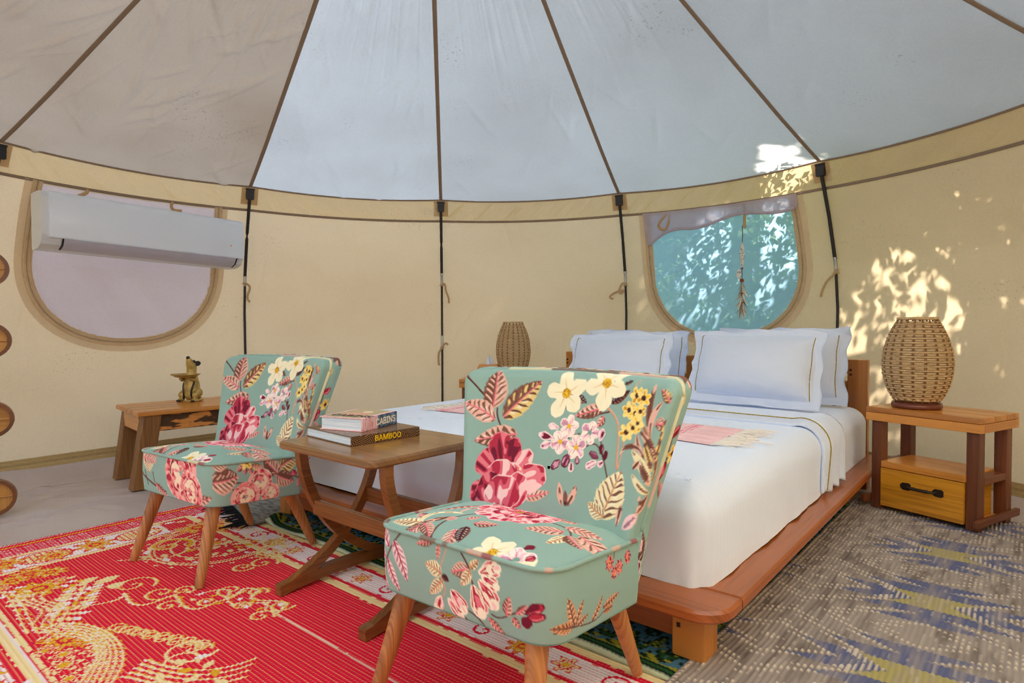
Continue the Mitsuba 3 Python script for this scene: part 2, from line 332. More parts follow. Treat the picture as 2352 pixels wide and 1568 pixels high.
# ---- poles with sockets, sleeves and cloth patches
def pole_pts(i, zs, off=-0.020): return np.array([[*(TC + (rprof(z) + off) * adir(i)), z] for z in zs])
NAMES = {0: 'at the left picture edge', 1: 'between the air conditioner and the blank back wall', 2: 'in the middle of the back wall', 3: 'left of the open window', 4: 'right of the open window behind the headboard', 5: 'beyond the right picture edge'}
SLEEVE = {0: (1.16,), 1: (1.195,), 2: (1.225, 0.735), 3: (1.215,), 4: (1.215,), 5: (1.2,)}
for i in range(0, 6):
    k = thing('tent_pole', 'thin black tent pole ' + NAMES[i], 'pole')
    z0 = 0.12
    part(k, 'rod', tube(pole_pts(i, np.linspace(z0, 1.755, 40)), [0.0082 + 0.0022 * (z > SLEEVE[i][0]) for z in np.linspace(z0, 1.755, 40)], 10), 'pole_black', True)
    for zs in SLEEVE[i]:
        part(k, 'steel_sleeve', tube(pole_pts(i, np.linspace(zs - 0.055, zs + 0.045, 6), -0.0205), 0.0100, 12), 'sleeve_steel', True)
    yaw = azim(i) - np.pi / 2
    sock = cat([hullpts([[x * (1 - 0.12 * (z < 0)), y, z] for x in (-.026, .026) for y in (-.012, .014) for z in (-.034, .034)]), bx(-.029, .029, -.016, .016, .028, .038, .002)])
    c = pole_pts(i, [1.752], -0.018)[0]
    part(k, 'socket', move(sock, c, yaw), 'pole_black', 25)
    side = SIDE.get(i, 'wall_back')
    s, z = np.meshgrid(np.linspace(-0.055, 0.055, 9), np.linspace(1.69, 1.795, 5))
    P = np.where((s < 0)[..., None], wallpt(i - 1, 1 + s / 1.35, z, -0.006), wallpt(i, np.maximum(s, 0) / 1.35, z, -0.006))
    part(side, 'patch', (P.reshape(-1, 3), grid_faces(*s.shape)), 'tape_tan', True)
def ribbon(pts, w, up=(0.2, -0.7, 0.3)): return tube(spline(pts, 26), w, 6, flat=0.16, up=up)
def pl(i, z, off=-0.03): return pole_pts(i, [z], off)[0]
TIES = [(1, 1.16, [(0, 0), (.03, -.03), (.015, -.08), (.03, -.13)], 'tie ribbon on the pole beside the air conditioner'),
        (2, 1.175, [(0, 0), (.02, .012), (.03, -.03), (.05, -.09), (.052, -.14)], 'upper tie ribbon on the middle pole'),
        (2, 0.685, [(.045, .02), (.03, .035), (0, 0), (-.02, -.03), (-.03, -.08), (-.025, -.14)], 'lower tie ribbon with a loop on the middle pole'),
        (3, 1.155, [(0, .01), (-.04, -.02), (-.035, -.06), (-.01, -.04), (-.04, -.04), (-.09, -.10)], 'tie ribbon on the pole left of the open window'),
        (4, 1.165, [(.02, .01), (.01, .02), (0, 0), (-.03, -.03), (-.07, -.09), (-.085, -.14)], 'tie ribbon on the pole right of the open window')]
for i, z, path, lab in TIES:
    e = np.array([adir(i)[1], -adir(i)[0]]); o = pl(i, z, -0.033)
    kn = tube(np.array([[*(TC + (rprof(z) - 0.02 + 0.013 * math.cos(a)) * adir(i) + e * 0.013 * math.sin(a)), z] for a in np.linspace(0, 2 * np.pi, 14)[:-1]]), 0.005, 6, True)
    m = cat([kn, ribbon([o + np.array([e[0] * x, e[1] * x, dz]) for x, dz in path], 0.0075, up=(*adir(i), 0.1))])
    one('tie_ribbon', m, 'tape_tan', 'tan cloth ' + lab, 'ribbon', True)
# toggles that hang from the window heads
for i, xm, path, lab in ((3, -0.335, [(0, 0), (-.05, -.05), (-.075, -.10), (-.05, -.12), (-.01, -.09), (.01, -.02)], 'tan cloth tie looped at the left head of the open window'),
                         (3, 0.185, [(0, .0), (.005, -.06), (-.006, -.12), (-.008, -.165)], 'tan cloth tie hanging in the open window above the feather ornament'),
                         (0, -0.26, [(0, .0), (.004, -.015), (-.012, -.03), (-.035, -.045)], 'tan cloth tie above the left part of the air conditioner'),
                         (0, 0.22, [(-.01, .0), (-.02, -.02), (-.008, -.045), (.02, -.05), (.045, -.05)], 'tan cloth tie above the right part of the air conditioner')):
    P = [onfacet(i, xm + x, 1.652 + z, -0.014) for x, z in path]
    m = (adir(i) + adir(i + 1))
    one('tie_ribbon', ribbon(P, 0.0095, up=(m[0], m[1], 0.05)), 'tape_tan', lab, 'ribbon', True)
# ---- floor sheet that rises to the zip
def floor_fn(p, n, uv):
    c = mix(lin(188, 178, 176), lin(170, 158, 156), fbm(p.x * 2.2, p.y * 2.2, 1.0, 3))
    return c * (0.96 + 0.08 * noise(p.x * 300, p.y * 300, 1.0))
matte('floor_sheet', proc(floor_fn), 0.36, 0.5)
rr = np.r_[np.linspace(0.0005, 1.9, 24), np.linspace(1.93, 2.74, 60)]
aa = np.arange(720) * 2 * np.pi / 720
Rg, Ag = np.meshgrid(rr, aa, indexing='ij')
seg = (Ag - TPH) % (np.pi / 6) - np.pi / 12
poly = np.cos(np.pi / 12) / np.cos(seg) * 0.6 + 0.4
up = np.clip((Rg - 2.52) / 0.2, 0, 1)
zz = 0.10 * up ** 1.6
rad = np.minimum(Rg, 2.72 + 0 * Rg) * (1 + (poly - 1) * np.clip(Rg / 2.6, 0, 1))
zz = zz + 0.020 * (meshkit.fbm(np.stack([Rg * 5, np.cos(Ag) * 6, np.sin(Ag) * 6], -1), 4, 2) - 0.5) * np.clip((Rg - 1.9) / 0.3, 0, 1)
for (a0, r0, an, ln, hh) in R2(3).uniform(0, 1, (90, 5)):
    A0 = np.pi * (0.45 + 0.75 * a0); da = (Ag - A0) * 2.3; dr_ = Rg - (1.9 + 0.75 * r0)
    al, ac = da * np.cos(an * 1.4 - .5) + dr_ * np.sin(an * 1.4 - .5), -da * np.sin(an * 1.4 - .5) + dr_ * np.cos(an * 1.4 - .5)
    zz = zz + 0.011 * (0.3 + hh) * np.exp(-(ac / 0.018) ** 2 - (al / (0.1 + 0.3 * ln)) ** 2)
Pf = np.stack([TC[0] + rad * np.cos(Ag), TC[1] + rad * np.sin(Ag), zz - 0.006], -1).reshape(-1, 3)
struct('floor', (Pf, grid_faces(len(rr), 720, True)), 'floor_sheet', True)
# ------------------------------------------------------------------ outside: ground, hedge, tree
def ground_fn(p, n, uv): return mix(lin(96, 96, 62), lin(120, 104, 76), fbm(p.x * 0.8, p.y * 0.8, 0.0, 4))
matte('ground_soil', proc(ground_fn), 0.95)
g = np.array([[x, y, -0.03] for x in (-30, 30) for y in (-30, 30)], float)
struct('ground', (g, [[0, 2, 3, 1]]), 'ground_soil')
def leaf_mat(key, a, b):
    def fn(p, n, uv): return mix(a, b, noise(p.x * 5, p.y * 5, p.z * 5))
    scene[key] = {'type': 'principledthin', 'base_color': proc(fn), 'roughness': 0.45, 'diff_trans': 0.9, 'eta': 1.35}
leaf_mat('leaf_green', lin(150, 200, 124), lin(214, 236, 170))
leaf_mat('leaf_dark', lin(76, 108, 66), lin(108, 138, 92))
matte('bark', lin(96, 78, 58), 0.9)
def leaf_shape(L, W, curl, k=6):
    if k == 2: return np.array([[0, 0, 0], [0.45 * L, W * 0.8, 0.2 * W - curl * L * 0.2], [0.45 * L, -W * 0.8, 0.2 * W - curl * L * 0.2], [L, 0, -curl * L]]), np.array([[0, 3, 1], [0, 2, 3]])
    t = np.linspace(0, 1, k); w = W * np.sin(np.pi * np.clip(t, 0.02, 0.98)) ** 0.8 * (1 - 0.35 * t)
    z = -curl * L * t ** 2
    x = L * t
    v = np.vstack([np.stack([x, -w, z + 0.25 * w], 1), np.stack([x, 0 * t, z], 1), np.stack([x, w, z + 0.25 * w], 1)])
    f = [q for j in range(k - 1) for q in ([j, j + 1, k + 1 + j, k + j], [k + j, k + 1 + j, 2 * k + 1 + j, 2 * k + j])]
    return v, tri(np.array(f))
def rots(n, rs, tilt=0.9):
    """Random leaf frames: pointing outward and drooping."""
    a = rs.uniform(0, 2 * np.pi, n); d = np.stack([np.cos(a), np.sin(a), rs.normal(-0.35, tilt * 0.5, n)], 1); d /= np.linalg.norm(d, axis=1, keepdims=True)
    up = np.stack([rs.normal(0, tilt * 0.6, n), rs.normal(0, tilt * 0.6, n), np.ones(n)], 1)
    y = np.cross(up, d); y /= np.linalg.norm(y, axis=1, keepdims=True)
    return np.stack([d, y, np.cross(d, y)], 2)
def leaves(pos, L, W, rs, curl=0.35, tilt=0.9, size=0.35, seg=6):
    v, f = leaf_shape(1.0, W / L, curl, seg); n = len(pos); Rm = rots(n, rs, tilt); s = L * rs.uniform(1 - size, 1 + size, n)
    V = np.einsum('nij,kj->nki', Rm, v) * s[:, None, None] + pos[:, None]
    F = f[None] + (np.arange(n) * len(v))[:, None, None]
    return V.reshape(-1, 3), F.reshape(-1, 3), Rm, s
# hedge behind the open window
U_ = adir(3) + adir(4); U_ /= np.linalg.norm(U_); Tn = np.array([U_[1], -U_[0]])
rs = R2(11)
HC = TC + U_ * 4.9
def hedge_xy(along, depth): return HC + np.outer(along, Tn) + np.outer(depth, U_)
n = 15000
al, dp, hz = rs.uniform(-2.3, 1.7, n), rs.gamma(1.5, 0.34, n), rs.uniform(0.05, 2.7, n)
dp += 0.25 * np.sin(al * 2.3) + 0.18 * np.sin(hz * 3.1 + al)
pos = np.concatenate([hedge_xy(al, dp), hz[:, None]], 1)
# which leaves stand nearest behind the pane, seen from the bed side of the tent
O = np.array([0, 0, 0.85]); cw = onfacet(3, 0.0, 1.2); q = pos - O; ta = ((cw - O)[:2] @ U_) / (q[:, :2] @ U_); hit = O + q * ta[:, None]
xm, zm = (hit[:, :2] - cw[:2]) @ Tn, hit[:, 2]
vis = contains_xy(sg.Polygon(uoutline(60, -0.01)), xm, zm) & (zm < 1.58)
order = np.where(vis)[0][np.argsort(dp[vis] + 0.0)][:270]
k = thing('hedge', 'leafy green hedge seen through the open window', 'hedge')
V, F, Rm, s = leaves(pos[order], 0.12, 0.040, rs, 0.45, 1.0)
nv = len(V) // len(order)
for j in range(len(order)):
    scene['%s__leaf_%03d' % (k, j + 1)] = mikit.ply((V[j * nv:(j + 1) * nv], F[:len(F) // len(order)]), 'leaf_green', True)
rest = np.setdiff1d(np.arange(n), order)
Vr, Fr, _, _ = leaves(pos[rest], 0.12, 0.040, rs, 0.45, 1.0, seg=3)
part(k, 'foliage', (Vr, Fr), 'leaf_green', True, kind='stuff')
for j in range(9):
    b0 = np.array([*hedge_xy([rs.uniform(-2.3, 3)], [0.6])[0], -0.03]); part(k, 'stem', tube(spline([b0, b0 + [rs.normal(0, .1), rs.normal(0, .1), 1.3], b0 + [rs.normal(0, .25), rs.normal(0, .25), 2.7]], 12), [0.03 * (1 - 0.06 * i) for i in range(12)], 7), 'bark', True)
# tall tree whose crown shades the far half of the roof
SC = np.array([*TC, 1.9])
def crown(name, lab, centre, size, n, L, mat, holes, seed, trunk, seg=3, thick=1.0):
    rs = R2(seed); k = thing(name, lab, 'tree')
    p = rs.normal(0, 1, (n, 3)); p /= np.linalg.norm(p, axis=1, keepdims=True); p *= rs.uniform(0.2, 1, (n, 1)) ** 0.5; p = centre + p * size
    keep = np.ones(n, bool)
    for (h, r, d) in holes:
        t = p - np.array(h); t = t - np.outer(t @ SUN, SUN); keep &= (np.linalg.norm(t, axis=1) > r) | (rs.uniform(0, 1, n) < d)
    V, F, _, _ = leaves(p[keep], L, L * 0.34, rs, 0.3, 0.9, seg=seg)
    part(k, 'foliage', (V, F), mat, True, kind='stuff')
    b = np.array([*trunk, -0.03]); tp = np.array(centre) - [0, 0, size[2] * 0.5]
    part(k, 'trunk', tube(spline([b, b * 0.6 + tp * 0.4 + np.array([0.1, -0.05, 0.1]) * thick, tp], 14), thick * np.linspace(0.16, 0.07, 14), 9), 'bark', True)
    for j in range(7):
        e = np.array(centre) + rs.normal(0, 0.4, 3) * size; part(k, 'branch', tube(spline([tp - [0, 0, .2], (tp + e) / 2 + [0, 0, .1], e], 8), thick * np.linspace(0.06, 0.015, 8), 6), 'bark', True)
crown('shade_tree', 'tall leafy tree beyond the back wall, shading the roof', np.array([-0.2, 3.3, 2.2]) + SUN * 4.2, np.array([2.9, 2.5, 1.0]), 42000, 0.15, 'leaf_dark',
      [((1.60, 3.66, 1.85), 0.22, 0.0), ((-1.15, 4.25, 1.98), 0.10, 0.25), ((-0.33, 4.86, 0.78), 0.12, 0.2), ((1.33, 4.09, 1.17), 0.39, 0.0)], 31, (5.6, 6.2), 2)
crown('side_tree', 'small tree close outside the right wall, casting leaf-shaped light on it', np.array([2.22, 2.75, 1.05]) + SUN * 2.2, np.array([1.1, 2.1, 1.25]), 34000, 0.075, 'leaf_dark',
      [((2.11, 3.42, 0.76), 0.37, 0.18), ((2.07, 3.42, 1.61), 0.06, 0.15), ((2.2, 3.1, 1.5), 0.05, 0.3), ((2.32, 2.8, 0.72), 0.13, 0.45), ((2.3, 2.7, 1.37), 0.06, 0.5), ((1.60, 3.66, 1.85), 0.22, 0.0), ((1.33, 4.09, 1.17), 0.39, 0.0)], 33, (4.6, 2.3))
crown('window_bush', 'added unseen bush that breaks sunlight into dapples on the open window', np.array([1.33, 4.09, 1.10]) + SUN * 1.15, np.array([0.42, 0.55, 0.40]), 1350, 0.055, 'leaf_green', [], 35, (2.55, 4.35), 3, 0.22)  # added out of view so its leaf gaps dapple the window film
# ------------------------------------------------------------------ bed frame of reference
BO, BYAW = np.array([-1.0467, 2.7331]), -0.6924
BU, BV = np.array([math.cos(BYAW), math.sin(BYAW)]), np.array([-math.sin(BYAW), math.cos(BYAW)])
BW = 1.968
def bedw(u, v, z):
    u, v, z = np.broadcast_arrays(np.asarray(u, float), np.asarray(v, float), np.asarray(z, float))
    return np.concatenate([BO + u[..., None] * BU + v[..., None] * BV, z[..., None]], -1)
bed_xf = lambda m: move(m, (BO[0], BO[1], 0), BYAW)
scene['vertex_paint'] = {'type': 'twosided', 'b': {'type': 'principled', 'base_color': {'type': 'mesh_attribute', 'name': 'vertex_color'}, 'roughness': 0.8, 'specular': 0.25}}
scene['velvet_print'] = {'type': 'twosided', 'b': {'type': 'principled', 'base_color': {'type': 'mesh_attribute', 'name': 'vertex_color'}, 'roughness': 0.75, 'specular': 0.25, 'sheen': 0.5, 'sheen_tint': 0.4}}
def n2(x, y, seed=0): return meshkit.noise(np.stack([x, y, 0 * x + seed * 3.7], -1), seed)
def f2(x, y, seed=0, o=3): return meshkit.fbm(np.stack([x, y, 0 * x + seed * 3.7], -1), o, seed)
def lerp(a, b, t): return a + (b - a) * t[..., None]
def seg_dist(x, y, P):
    """Distance from points to the polyline P and the arc position of the nearest point."""
    best, at = np.full(x.shape, 9.0), np.zeros(x.shape); arc = 0
    for (ax, ay), (bx_, by_) in zip(P[:-1], P[1:]):
        dx, dy = bx_ - ax, by_ - ay; l = math.hypot(dx, dy) + 1e-9
        t = np.clip(((x - ax) * dx + (y - ay) * dy) / l ** 2, 0, 1); d = np.hypot(x - ax - t * dx, y - ay - t * dy)
        w = d < best; best = np.where(w, d, best); at = np.where(w, arc + t * l, at); arc += l
    return best, at
class Ink:
    """Paints motifs onto the vertices of a sheet, whose flat cloth coordinates are x, y."""
    def __init__(s, x, y, base):
        s.x, s.y = x, y; s.c = np.broadcast_to(np.asarray(base, float), (len(x), 3)).copy(); s.hard = 1
        s.order = np.argsort(x, kind='stable'); s.xs = x[s.order]
    def near(s, cx, cy, r):
        a, b = np.searchsorted(s.xs, cx - r), np.searchsorted(s.xs, cx + r); k = s.order[a:b]
        return k[np.abs(s.y[k] - cy) < r]
    def local(s, cx, cy, ang, r):
        k = s.near(cx, cy, r); dx, dy = s.x[k] - cx, s.y[k] - cy; c, sn = math.cos(ang), math.sin(ang)
        return k, dx * c + dy * sn, -dx * sn + dy * c
    def set(s, k, m, col): s.c[k[m]] = col
    def line(s, P, w, col, w1=None, dash=None):
        P = np.asarray(P, float); m = (P.min(0) + P.max(0)) / 2; r = (P.max(0) - P.min(0)).max() / 2 + w * 2
        k = s.near(*m, r)
        if not len(k): return
        d, a = seg_dist(s.x[k], s.y[k], P); L = np.hypot(*np.diff(P, axis=0).T).sum() + 1e-9
        ww = w if w1 is None else w + (w1 - w) * a / L
        ww = ww * (0.8 + 0.4 * n2(s.x[k] * 90, s.y[k] * 90, 3))
        on = d < ww
        if dash is not None: on &= (a % dash[0]) < dash[1]
        s.set(k, on, col)
def curve(P, n=14): return spline(np.asarray(P, float), n)

def slab(P, n, m, zb, c):
    """A rug: its top grid, closed by an edge strip and a flat underside at height zb."""
    P = np.asarray(P, float).reshape(-1, 3); f = grid_faces(n, m); k = n * m
    e = np.r_[np.arange(m), np.arange(1, n) * m + m - 1, (n - 1) * m + np.arange(m - 2, -1, -1), np.arange(n - 2, 0, -1) * m]; L = len(e); j = np.arange(L)
    low = P[e].copy(); low[:, 2] = zb; mid = low.mean(0, keepdims=True); V = np.vstack([P, low, mid]); j2 = (j + 1) % L
    F = np.vstack([tri(f), tri(np.stack([e, k + j, k + j2, e[j2]], 1)), np.stack([k + j, np.full(L, k + L), k + j2], 1)])
    return (V, F), np.vstack([c, c[e], c[:1]])
# ------------------------------------------------------------------ red mat
def red_mat():
    st = 0.0036
    u = np.arange(-0.475, 2.15, st); v = np.arange(-1.37, 0.045, st)
    U, V = np.meshgrid(u, v, indexing='ij'); x, y = U.ravel(), V.ravel()
    red, deep, cream, white, gold = lin(214, 22, 56), lin(176, 18, 44), lin(236, 214, 160), lin(236, 226, 226), lin(222, 166, 40)
    K = Ink(x, y, red)
    # plain weave: rows of small stitches
    cu, cv = np.floor(x / 0.0108 + 0.02), np.floor(y / 0.0108 + 0.02); fu, fv = x / 0.0108 - cu, y / 0.0108 - cv
    fu2 = (fu + 0.5 * (cv % 2)) % 1
    dot = (np.abs(fu2 - 0.5) < 0.2) & (np.abs(fv - 0.5) < 0.2)
    K.c[dot] = lerp(lin(246, 170, 120), red, np.full(dot.sum(), 0.15))
    def zone(m, col, dotcol, t=0.5):
        K.c[m] = col; q = m & dot; K.c[q] = lerp(np.asarray(col), np.asarray(dotcol), np.full(q.sum(), t))
    jag = 0.006 * (n2(np.floor(x / 0.02), np.floor(y / 0.02), 9) - 0.5)
    vy = y + jag; ux = x + jag
    # long borders, far side and near side (mirror about the middle)
    for far in (True, False):
        e = (0.03 - vy) if far else (vy + 1.355)
        for a, b, col in ((0.030, 0.042, cream), (0.062, 0.080, cream), (0.128, 0.158, cream), (0.178, 0.268, white), (0.288, 0.318, cream)):
            zone((e > a) & (e < b), col, red if col is white else gold, 0.75 if col is white else 0.25)
        for j in range(19):
            uc = -0.38 + j * 0.138; vc = (0.03 - 0.223) if far else (-1.355 + 0.223)
            kind = j % 3
            if kind == 0: rosette(K, uc, vc, 0.040, red, cream, gold)
            elif kind == 1: spiral(K, uc, vc, 0.040, red, 1)
            else: goldflower(K, uc, vc, 0.040, red, gold, cream)
    # end border on the left
    e = ux + 0.475
    zone((e < 0.17) & (e > 0.012), red, deep, 0.0)
    wv = (np.abs(((y / 0.012) % 1) - 0.5) * 2)
    zone((e > 0.012) & (e < 0.024) & (np.abs(e - 0.018 - 0.004 * (wv - 0.5)) < 0.0022), white, white)
    zone((e > 0.042) & (e < 0.055), gold, red, 0.2)
    for a in np.arange(0.075, 0.16, 0.014): zone((np.abs(e - a) < 0.0022) & ((y / 0.012) % 1 < 0.6) & (y < -0.03), white, white)
    for a, b in ((0.165, 0.185), (0.345, 0.365)): zone((e > a) & (e < b) & (vy < -0.30) & (vy > -1.02), cream, gold, 0.3)
    zone((e > 0.190) & (e < 0.340) & (vy < -0.40) & (vy > -1.02), white, red, 0.35)
    for j in range(5):
        yc = -0.50 - j * 0.155
        if j % 2: goldflower(K, -0.475 + 0.265, yc, 0.062, red, gold, cream)
        else: scales(K, -0.475 + 0.265, yc, 0.085, red, cream, gold)
    # scrolls: every line is a cream cord with a gold thread beside it
    def cord(pts, w=0.0042, col=cream, n=40):
        C = curve(pts, n); K.line(C, w, col); K.line(C + [0.0035, 0.006], w * 0.55, gold, None, (0.03, 0.014)); K.line(C - [0.003, 0.005], w * 0.4, white, None, (0.026, 0.014))
    # corner medallion by the left chair
    mc = (0.135, -0.335)
    for r, w in ((0.235, .0045), (0.22, .003), (0.165, .004)): ring(K, mc[0], mc[1], r, w, cream, (0.0, 7))
    for j in range(24): a = j * 0.262; leaflet(K, mc[0] + 0.262 * math.cos(a), mc[1] + 0.262 * math.sin(a), a + 1.57, 0.020, cream)
    for j in range(30): a = j * 2.4; r = 0.022 * math.sqrt(j + 1); (leaflet(K, mc[0] + r * math.cos(a) + .05, mc[1] + r * math.sin(a), a, 0.040, cream if j % 4 else gold) if j % 5 else spiral(K, mc[0] + r * math.cos(a), mc[1] + r * math.sin(a), 0.036, cream, 1, 0.0038))
    for (a, b, q) in ((-.111, -.31, .075), (-.034, -.263, .06)): goldflower(K, a, b, q, red, gold, cream)
    for j in range(26): a = 2.0 + 0.14 * j; r = 0.30 + 0.03 * (j % 3); leaflet(K, mc[0] - 0.08 + r * math.cos(a), mc[1] + 0.04 + r * math.sin(a) * .8, a + 1.2, 0.045, (cream, white, cream)[j % 3])
    for j in range(9): a = 1.9 + .32 * j; rosette(K, mc[0] - .06 + .235 * math.cos(a), mc[1] + .03 + .2 * math.sin(a), 0.028, red, cream, gold)
    spiral(K, 0.02, -0.475, 0.085, gold, 1, 0.0105); spiral(K, 0.02, -0.475, 0.095, cream, 1, 0.004); cord([(0.047, -0.651), (0.10, -0.60), (0.143, -0.552), (0.15, -0.49), (0.10, -0.44)], .004)
    for (a, b, q, d) in ((.377, -.234, .085, -1), (.345, -.167, .06, 1), (.472, -.335, .055, 1), (.455, -.40, .04, -1), (.30, -.20, .05, -1), (.41, -.29, .05, 1)): spiral(K, a, b, q, cream, d, 0.0046); spiral(K, a + .004, b + .006, q, gold, d, 0.0022)
    for j in range(14): leaflet(K, 0.33 + 0.02 * (j % 4), -0.30 + 0.018 * j - .02, 0.8 * j, 0.030, cream if j % 3 else white)
    # leafy vine across the field and the lone line
    cord([(0.414, -0.944), (0.355, -0.874), (0.389, -0.832), (0.406, -0.774), (0.373, -0.741)]); cord([(0.373, -0.741), (0.43, -0.75), (0.508, -0.735), (0.512, -0.689), (0.506, -0.655), (0.602, -0.658), (0.664, -0.635), (0.660, -0.583), (0.664, -0.534), (0.637, -0.494), (0.683, -0.456)])
    cord([(0.683, -0.456), (0.74, -0.50), (0.80, -0.46), (0.873, -0.506)]); cord([(0.56, -0.60), (0.63, -0.53), (0.70, -0.56), (0.77, -0.50), (0.835, -0.53)], .0032)
    for (a, b, q, d) in ((.324, -.70, .07, 1), (.459, -.668, .055, -1), (.491, -.613, .035, 1), (.608, -.517, .05, -1), (.686, -.469, .035, 1), (.835, -.468, .04, -1), (.852, -.545, .04, 1), (.57, -.69, .04, 1), (.63, -.60, .032, -1), (.74, -.55, .03, 1)): spiral(K, a, b, q, cream, d, 0.0042); spiral(K, a + .003, b + .005, q, gold, d, 0.002)
    for j in range(9):
        t = j / 8; bx0, by0 = 0.355 + (0.189 - 0.355) * t, -0.874 + (-0.793 + 0.874) * t
        for q in (-1, 1): leaflet(K, bx0 + q * 0.012, by0 + q * 0.036, 1.15 + 0.2 * q, 0.040, cream if j % 3 else white)
    K.line([(0.355, -0.874), (0.18, -0.79)], .004, cream)
    for (a, b) in ((.204, -.73), (.281, -.735), (.163, -.781)): 
        for q in (-.5, 0, .5): leaflet(K, a + .012 * q, b, 1.9 + q, 0.06, cream)
    for j in range(16): leaflet(K, 0.52 + 0.022 * j, -0.63 + 0.010 * j + .022 * (-1) ** j, 1.1 * j, 0.026, (cream, gold, white)[j % 3])
    K.line([(0.873, -0.506), (2.2, -0.52)], 0.0034, lin(232, 190, 174))
    for v0_, w_ in ((-1.026, .006), (-1.040, .0032), (-1.052, .004)): K.line([(-0.1, v0_), (2.2, v0_)], w_, cream if w_ > .0035 else white)
    # flower heads in the near corner
    for (a, b, q) in ((-.058, -.891, .06), (-.02, -.84, .05), (-.03, -.945, .05), (.117, -.905, .075), (-.196, -.786, .05), (-.239, -.924, .055)): goldflower(K, a, b, q, red, gold, cream)
    for (a, b, q) in ((.575, -.947, .07), (.62, -.90, .05)): goldflower(K, a, b, q, red, gold, cream)
    for (a, b, q) in ((.697, -.912, .045), (.66, -.975, .04), (.60, -1.0, .036), (.72, -.99, .05), (.78, -.945, .04), (.80, -1.0, .036), (.08, -.84, .03), (.16, -.96, .03), (.02, -.98, .03)): rosette(K, a, b, q, red, cream, gold)
    for j in range(60):
        a, b = 0.05 + 0.45 * ((j * .618) % 1), -1.0 + 0.20 * ((j * .391) % 1); leaflet(K, a, b, j * 1.7, 0.034, (cream, cream, white, gold)[j % 4])
    for (P, n_) in (([(0.12, -0.955), (0.231, -0.961), (0.333, -0.947), (0.42, -0.985), (0.47, -0.966), (0.52, -1.0)], 4), ([(0.06, -0.99), (.148, -0.985), (.335, -0.998), (.45, -1.005)], 2)):
        for q in range(n_): cord(np.array(P) + [0.014 * q, 0.018 * q], .0026)
    # fan of parallel cords and the curls above it
    for q in range(6):
        cord([(0.456 + .018 * q, -0.925 - .004 * q), (0.546 + .016 * q, -0.876 - .007 * q), (0.68 + .010 * q, -0.861 - .012 * q), (0.788 + .004 * q, -0.88 - .017 * q), (0.893 - .002 * q, -0.935 - .016 * q), (0.99 - .01 * q, -1.02 - .004 * q)], .0030, cream, 50)
    for j in range(15):
        t = j / 14; a, b = 0.60 + 0.30 * t, -0.838 + 0.118 * t + .012 * math.sin(3 * j); spiral(K, a, b, 0.026, cream, (-1) ** j, 0.0036); spiral(K, a + .003, b + .003, .026, gold, (-1) ** j, .0016)
    spiral(K, 0.885, -0.755, 0.075, cream, -1, 0.005); spiral(K, 0.925, -0.80, 0.05, cream, 1, 0.004)
    for q in range(5): cord([(0.852 + .01 * q, -0.848 - .016 * q), (0.924 + .01 * q, -0.828 - .014 * q), (1.026 + .01 * q, -0.763 - .02 * q), (1.06 + .02 * q, -0.669 - .02 * q)], .0034)
    for j in range(46):
        t = j / 45; leaflet(K, 0.93 + 0.75 * t, -0.80 + 0.06 * math.sin(j * 2.1) - 0.10 * t, j * 1.3, 0.040, (cream, white, cream, gold)[j % 4])
    for j in range(12): spiral(K, 1.0 + .07 * j, -0.90 + .05 * math.sin(j * 1.7), .045, cream, (-1) ** j, .0042)
    for j in range(90): leaflet(K, -0.1 + 2.2 * ((j * .618) % 1), -1.065 - 0.20 * ((j * .273) % 1), j * 1.1, 0.038, (cream, white, gold)[j % 3])
    z = 0.0050 + 0.0012 * np.sin(2 * np.pi * y / 0.0108) + 0.0012 * dot + 0.004 * f2(x * 3, y * 3, 4)
    z = z + 0.012 * np.exp(-((y - 0.02) / 0.05) ** 2) * (n2(x * 4, y * 2, 8))
    z = np.where((x < -0.470) | (y > 0.040), 0.001, z)
    P = bedw(x, y, z)
    M, C = slab(P, len(u), len(v), 0.0, K.c); put('red_mat', mikit.ply(M, 'vertex_paint', True, color=C))
    labels['red_mat'] = {'label': 'red woven floor mat with cream and gold flower scrolls under the chairs', 'category': 'mat'}
def ring(K, cx, cy, r, w, col, arc=(0, 7)):
    k, a, b = K.local(cx, cy, 0, r + w * 2); q = np.hypot(a, b); th = np.arctan2(b, a) % (2 * np.pi); K.set(k, (np.abs(q - r) < w) & (th > arc[0]) & (th < arc[1]), col)
def rosette(K, cx, cy, s, ground, col, eye):
    k, a, b = K.local(cx, cy, 0.3, s * 1.3); r = np.hypot(a, b) / s; th = np.arctan2(b, a); R = 0.78 + 0.22 * np.cos(6 * th)
    K.set(k, r < R, ground); K.set(k, (r < R * 0.86) & (r > 0.28) & (np.abs(np.cos(3 * th)) > 0.35), col if col is not ground else eye); K.set(k, (r < R * 0.62) & (r > 0.40), ground); K.set(k, r < 0.26, eye)
def goldflower(K, cx, cy, s, ground, gold, cream):
    k, a, b = K.local(cx, cy, 0.1, s * 1.4); r = np.hypot(a, b) / s; th = np.arctan2(b, a); R = 0.85 + 0.25 * np.cos(8 * th)
    K.set(k, (r < R * 1.12) & (r > R * 0.98), ground); K.set(k, r < R, gold); K.set(k, (r < R * 0.72) & (r > 0.56), cream); K.set(k, (np.abs(np.sin(4 * th)) < 0.14) & (r < R), ground); K.set(k, (r < 0.34) & (r > 0.2), ground)
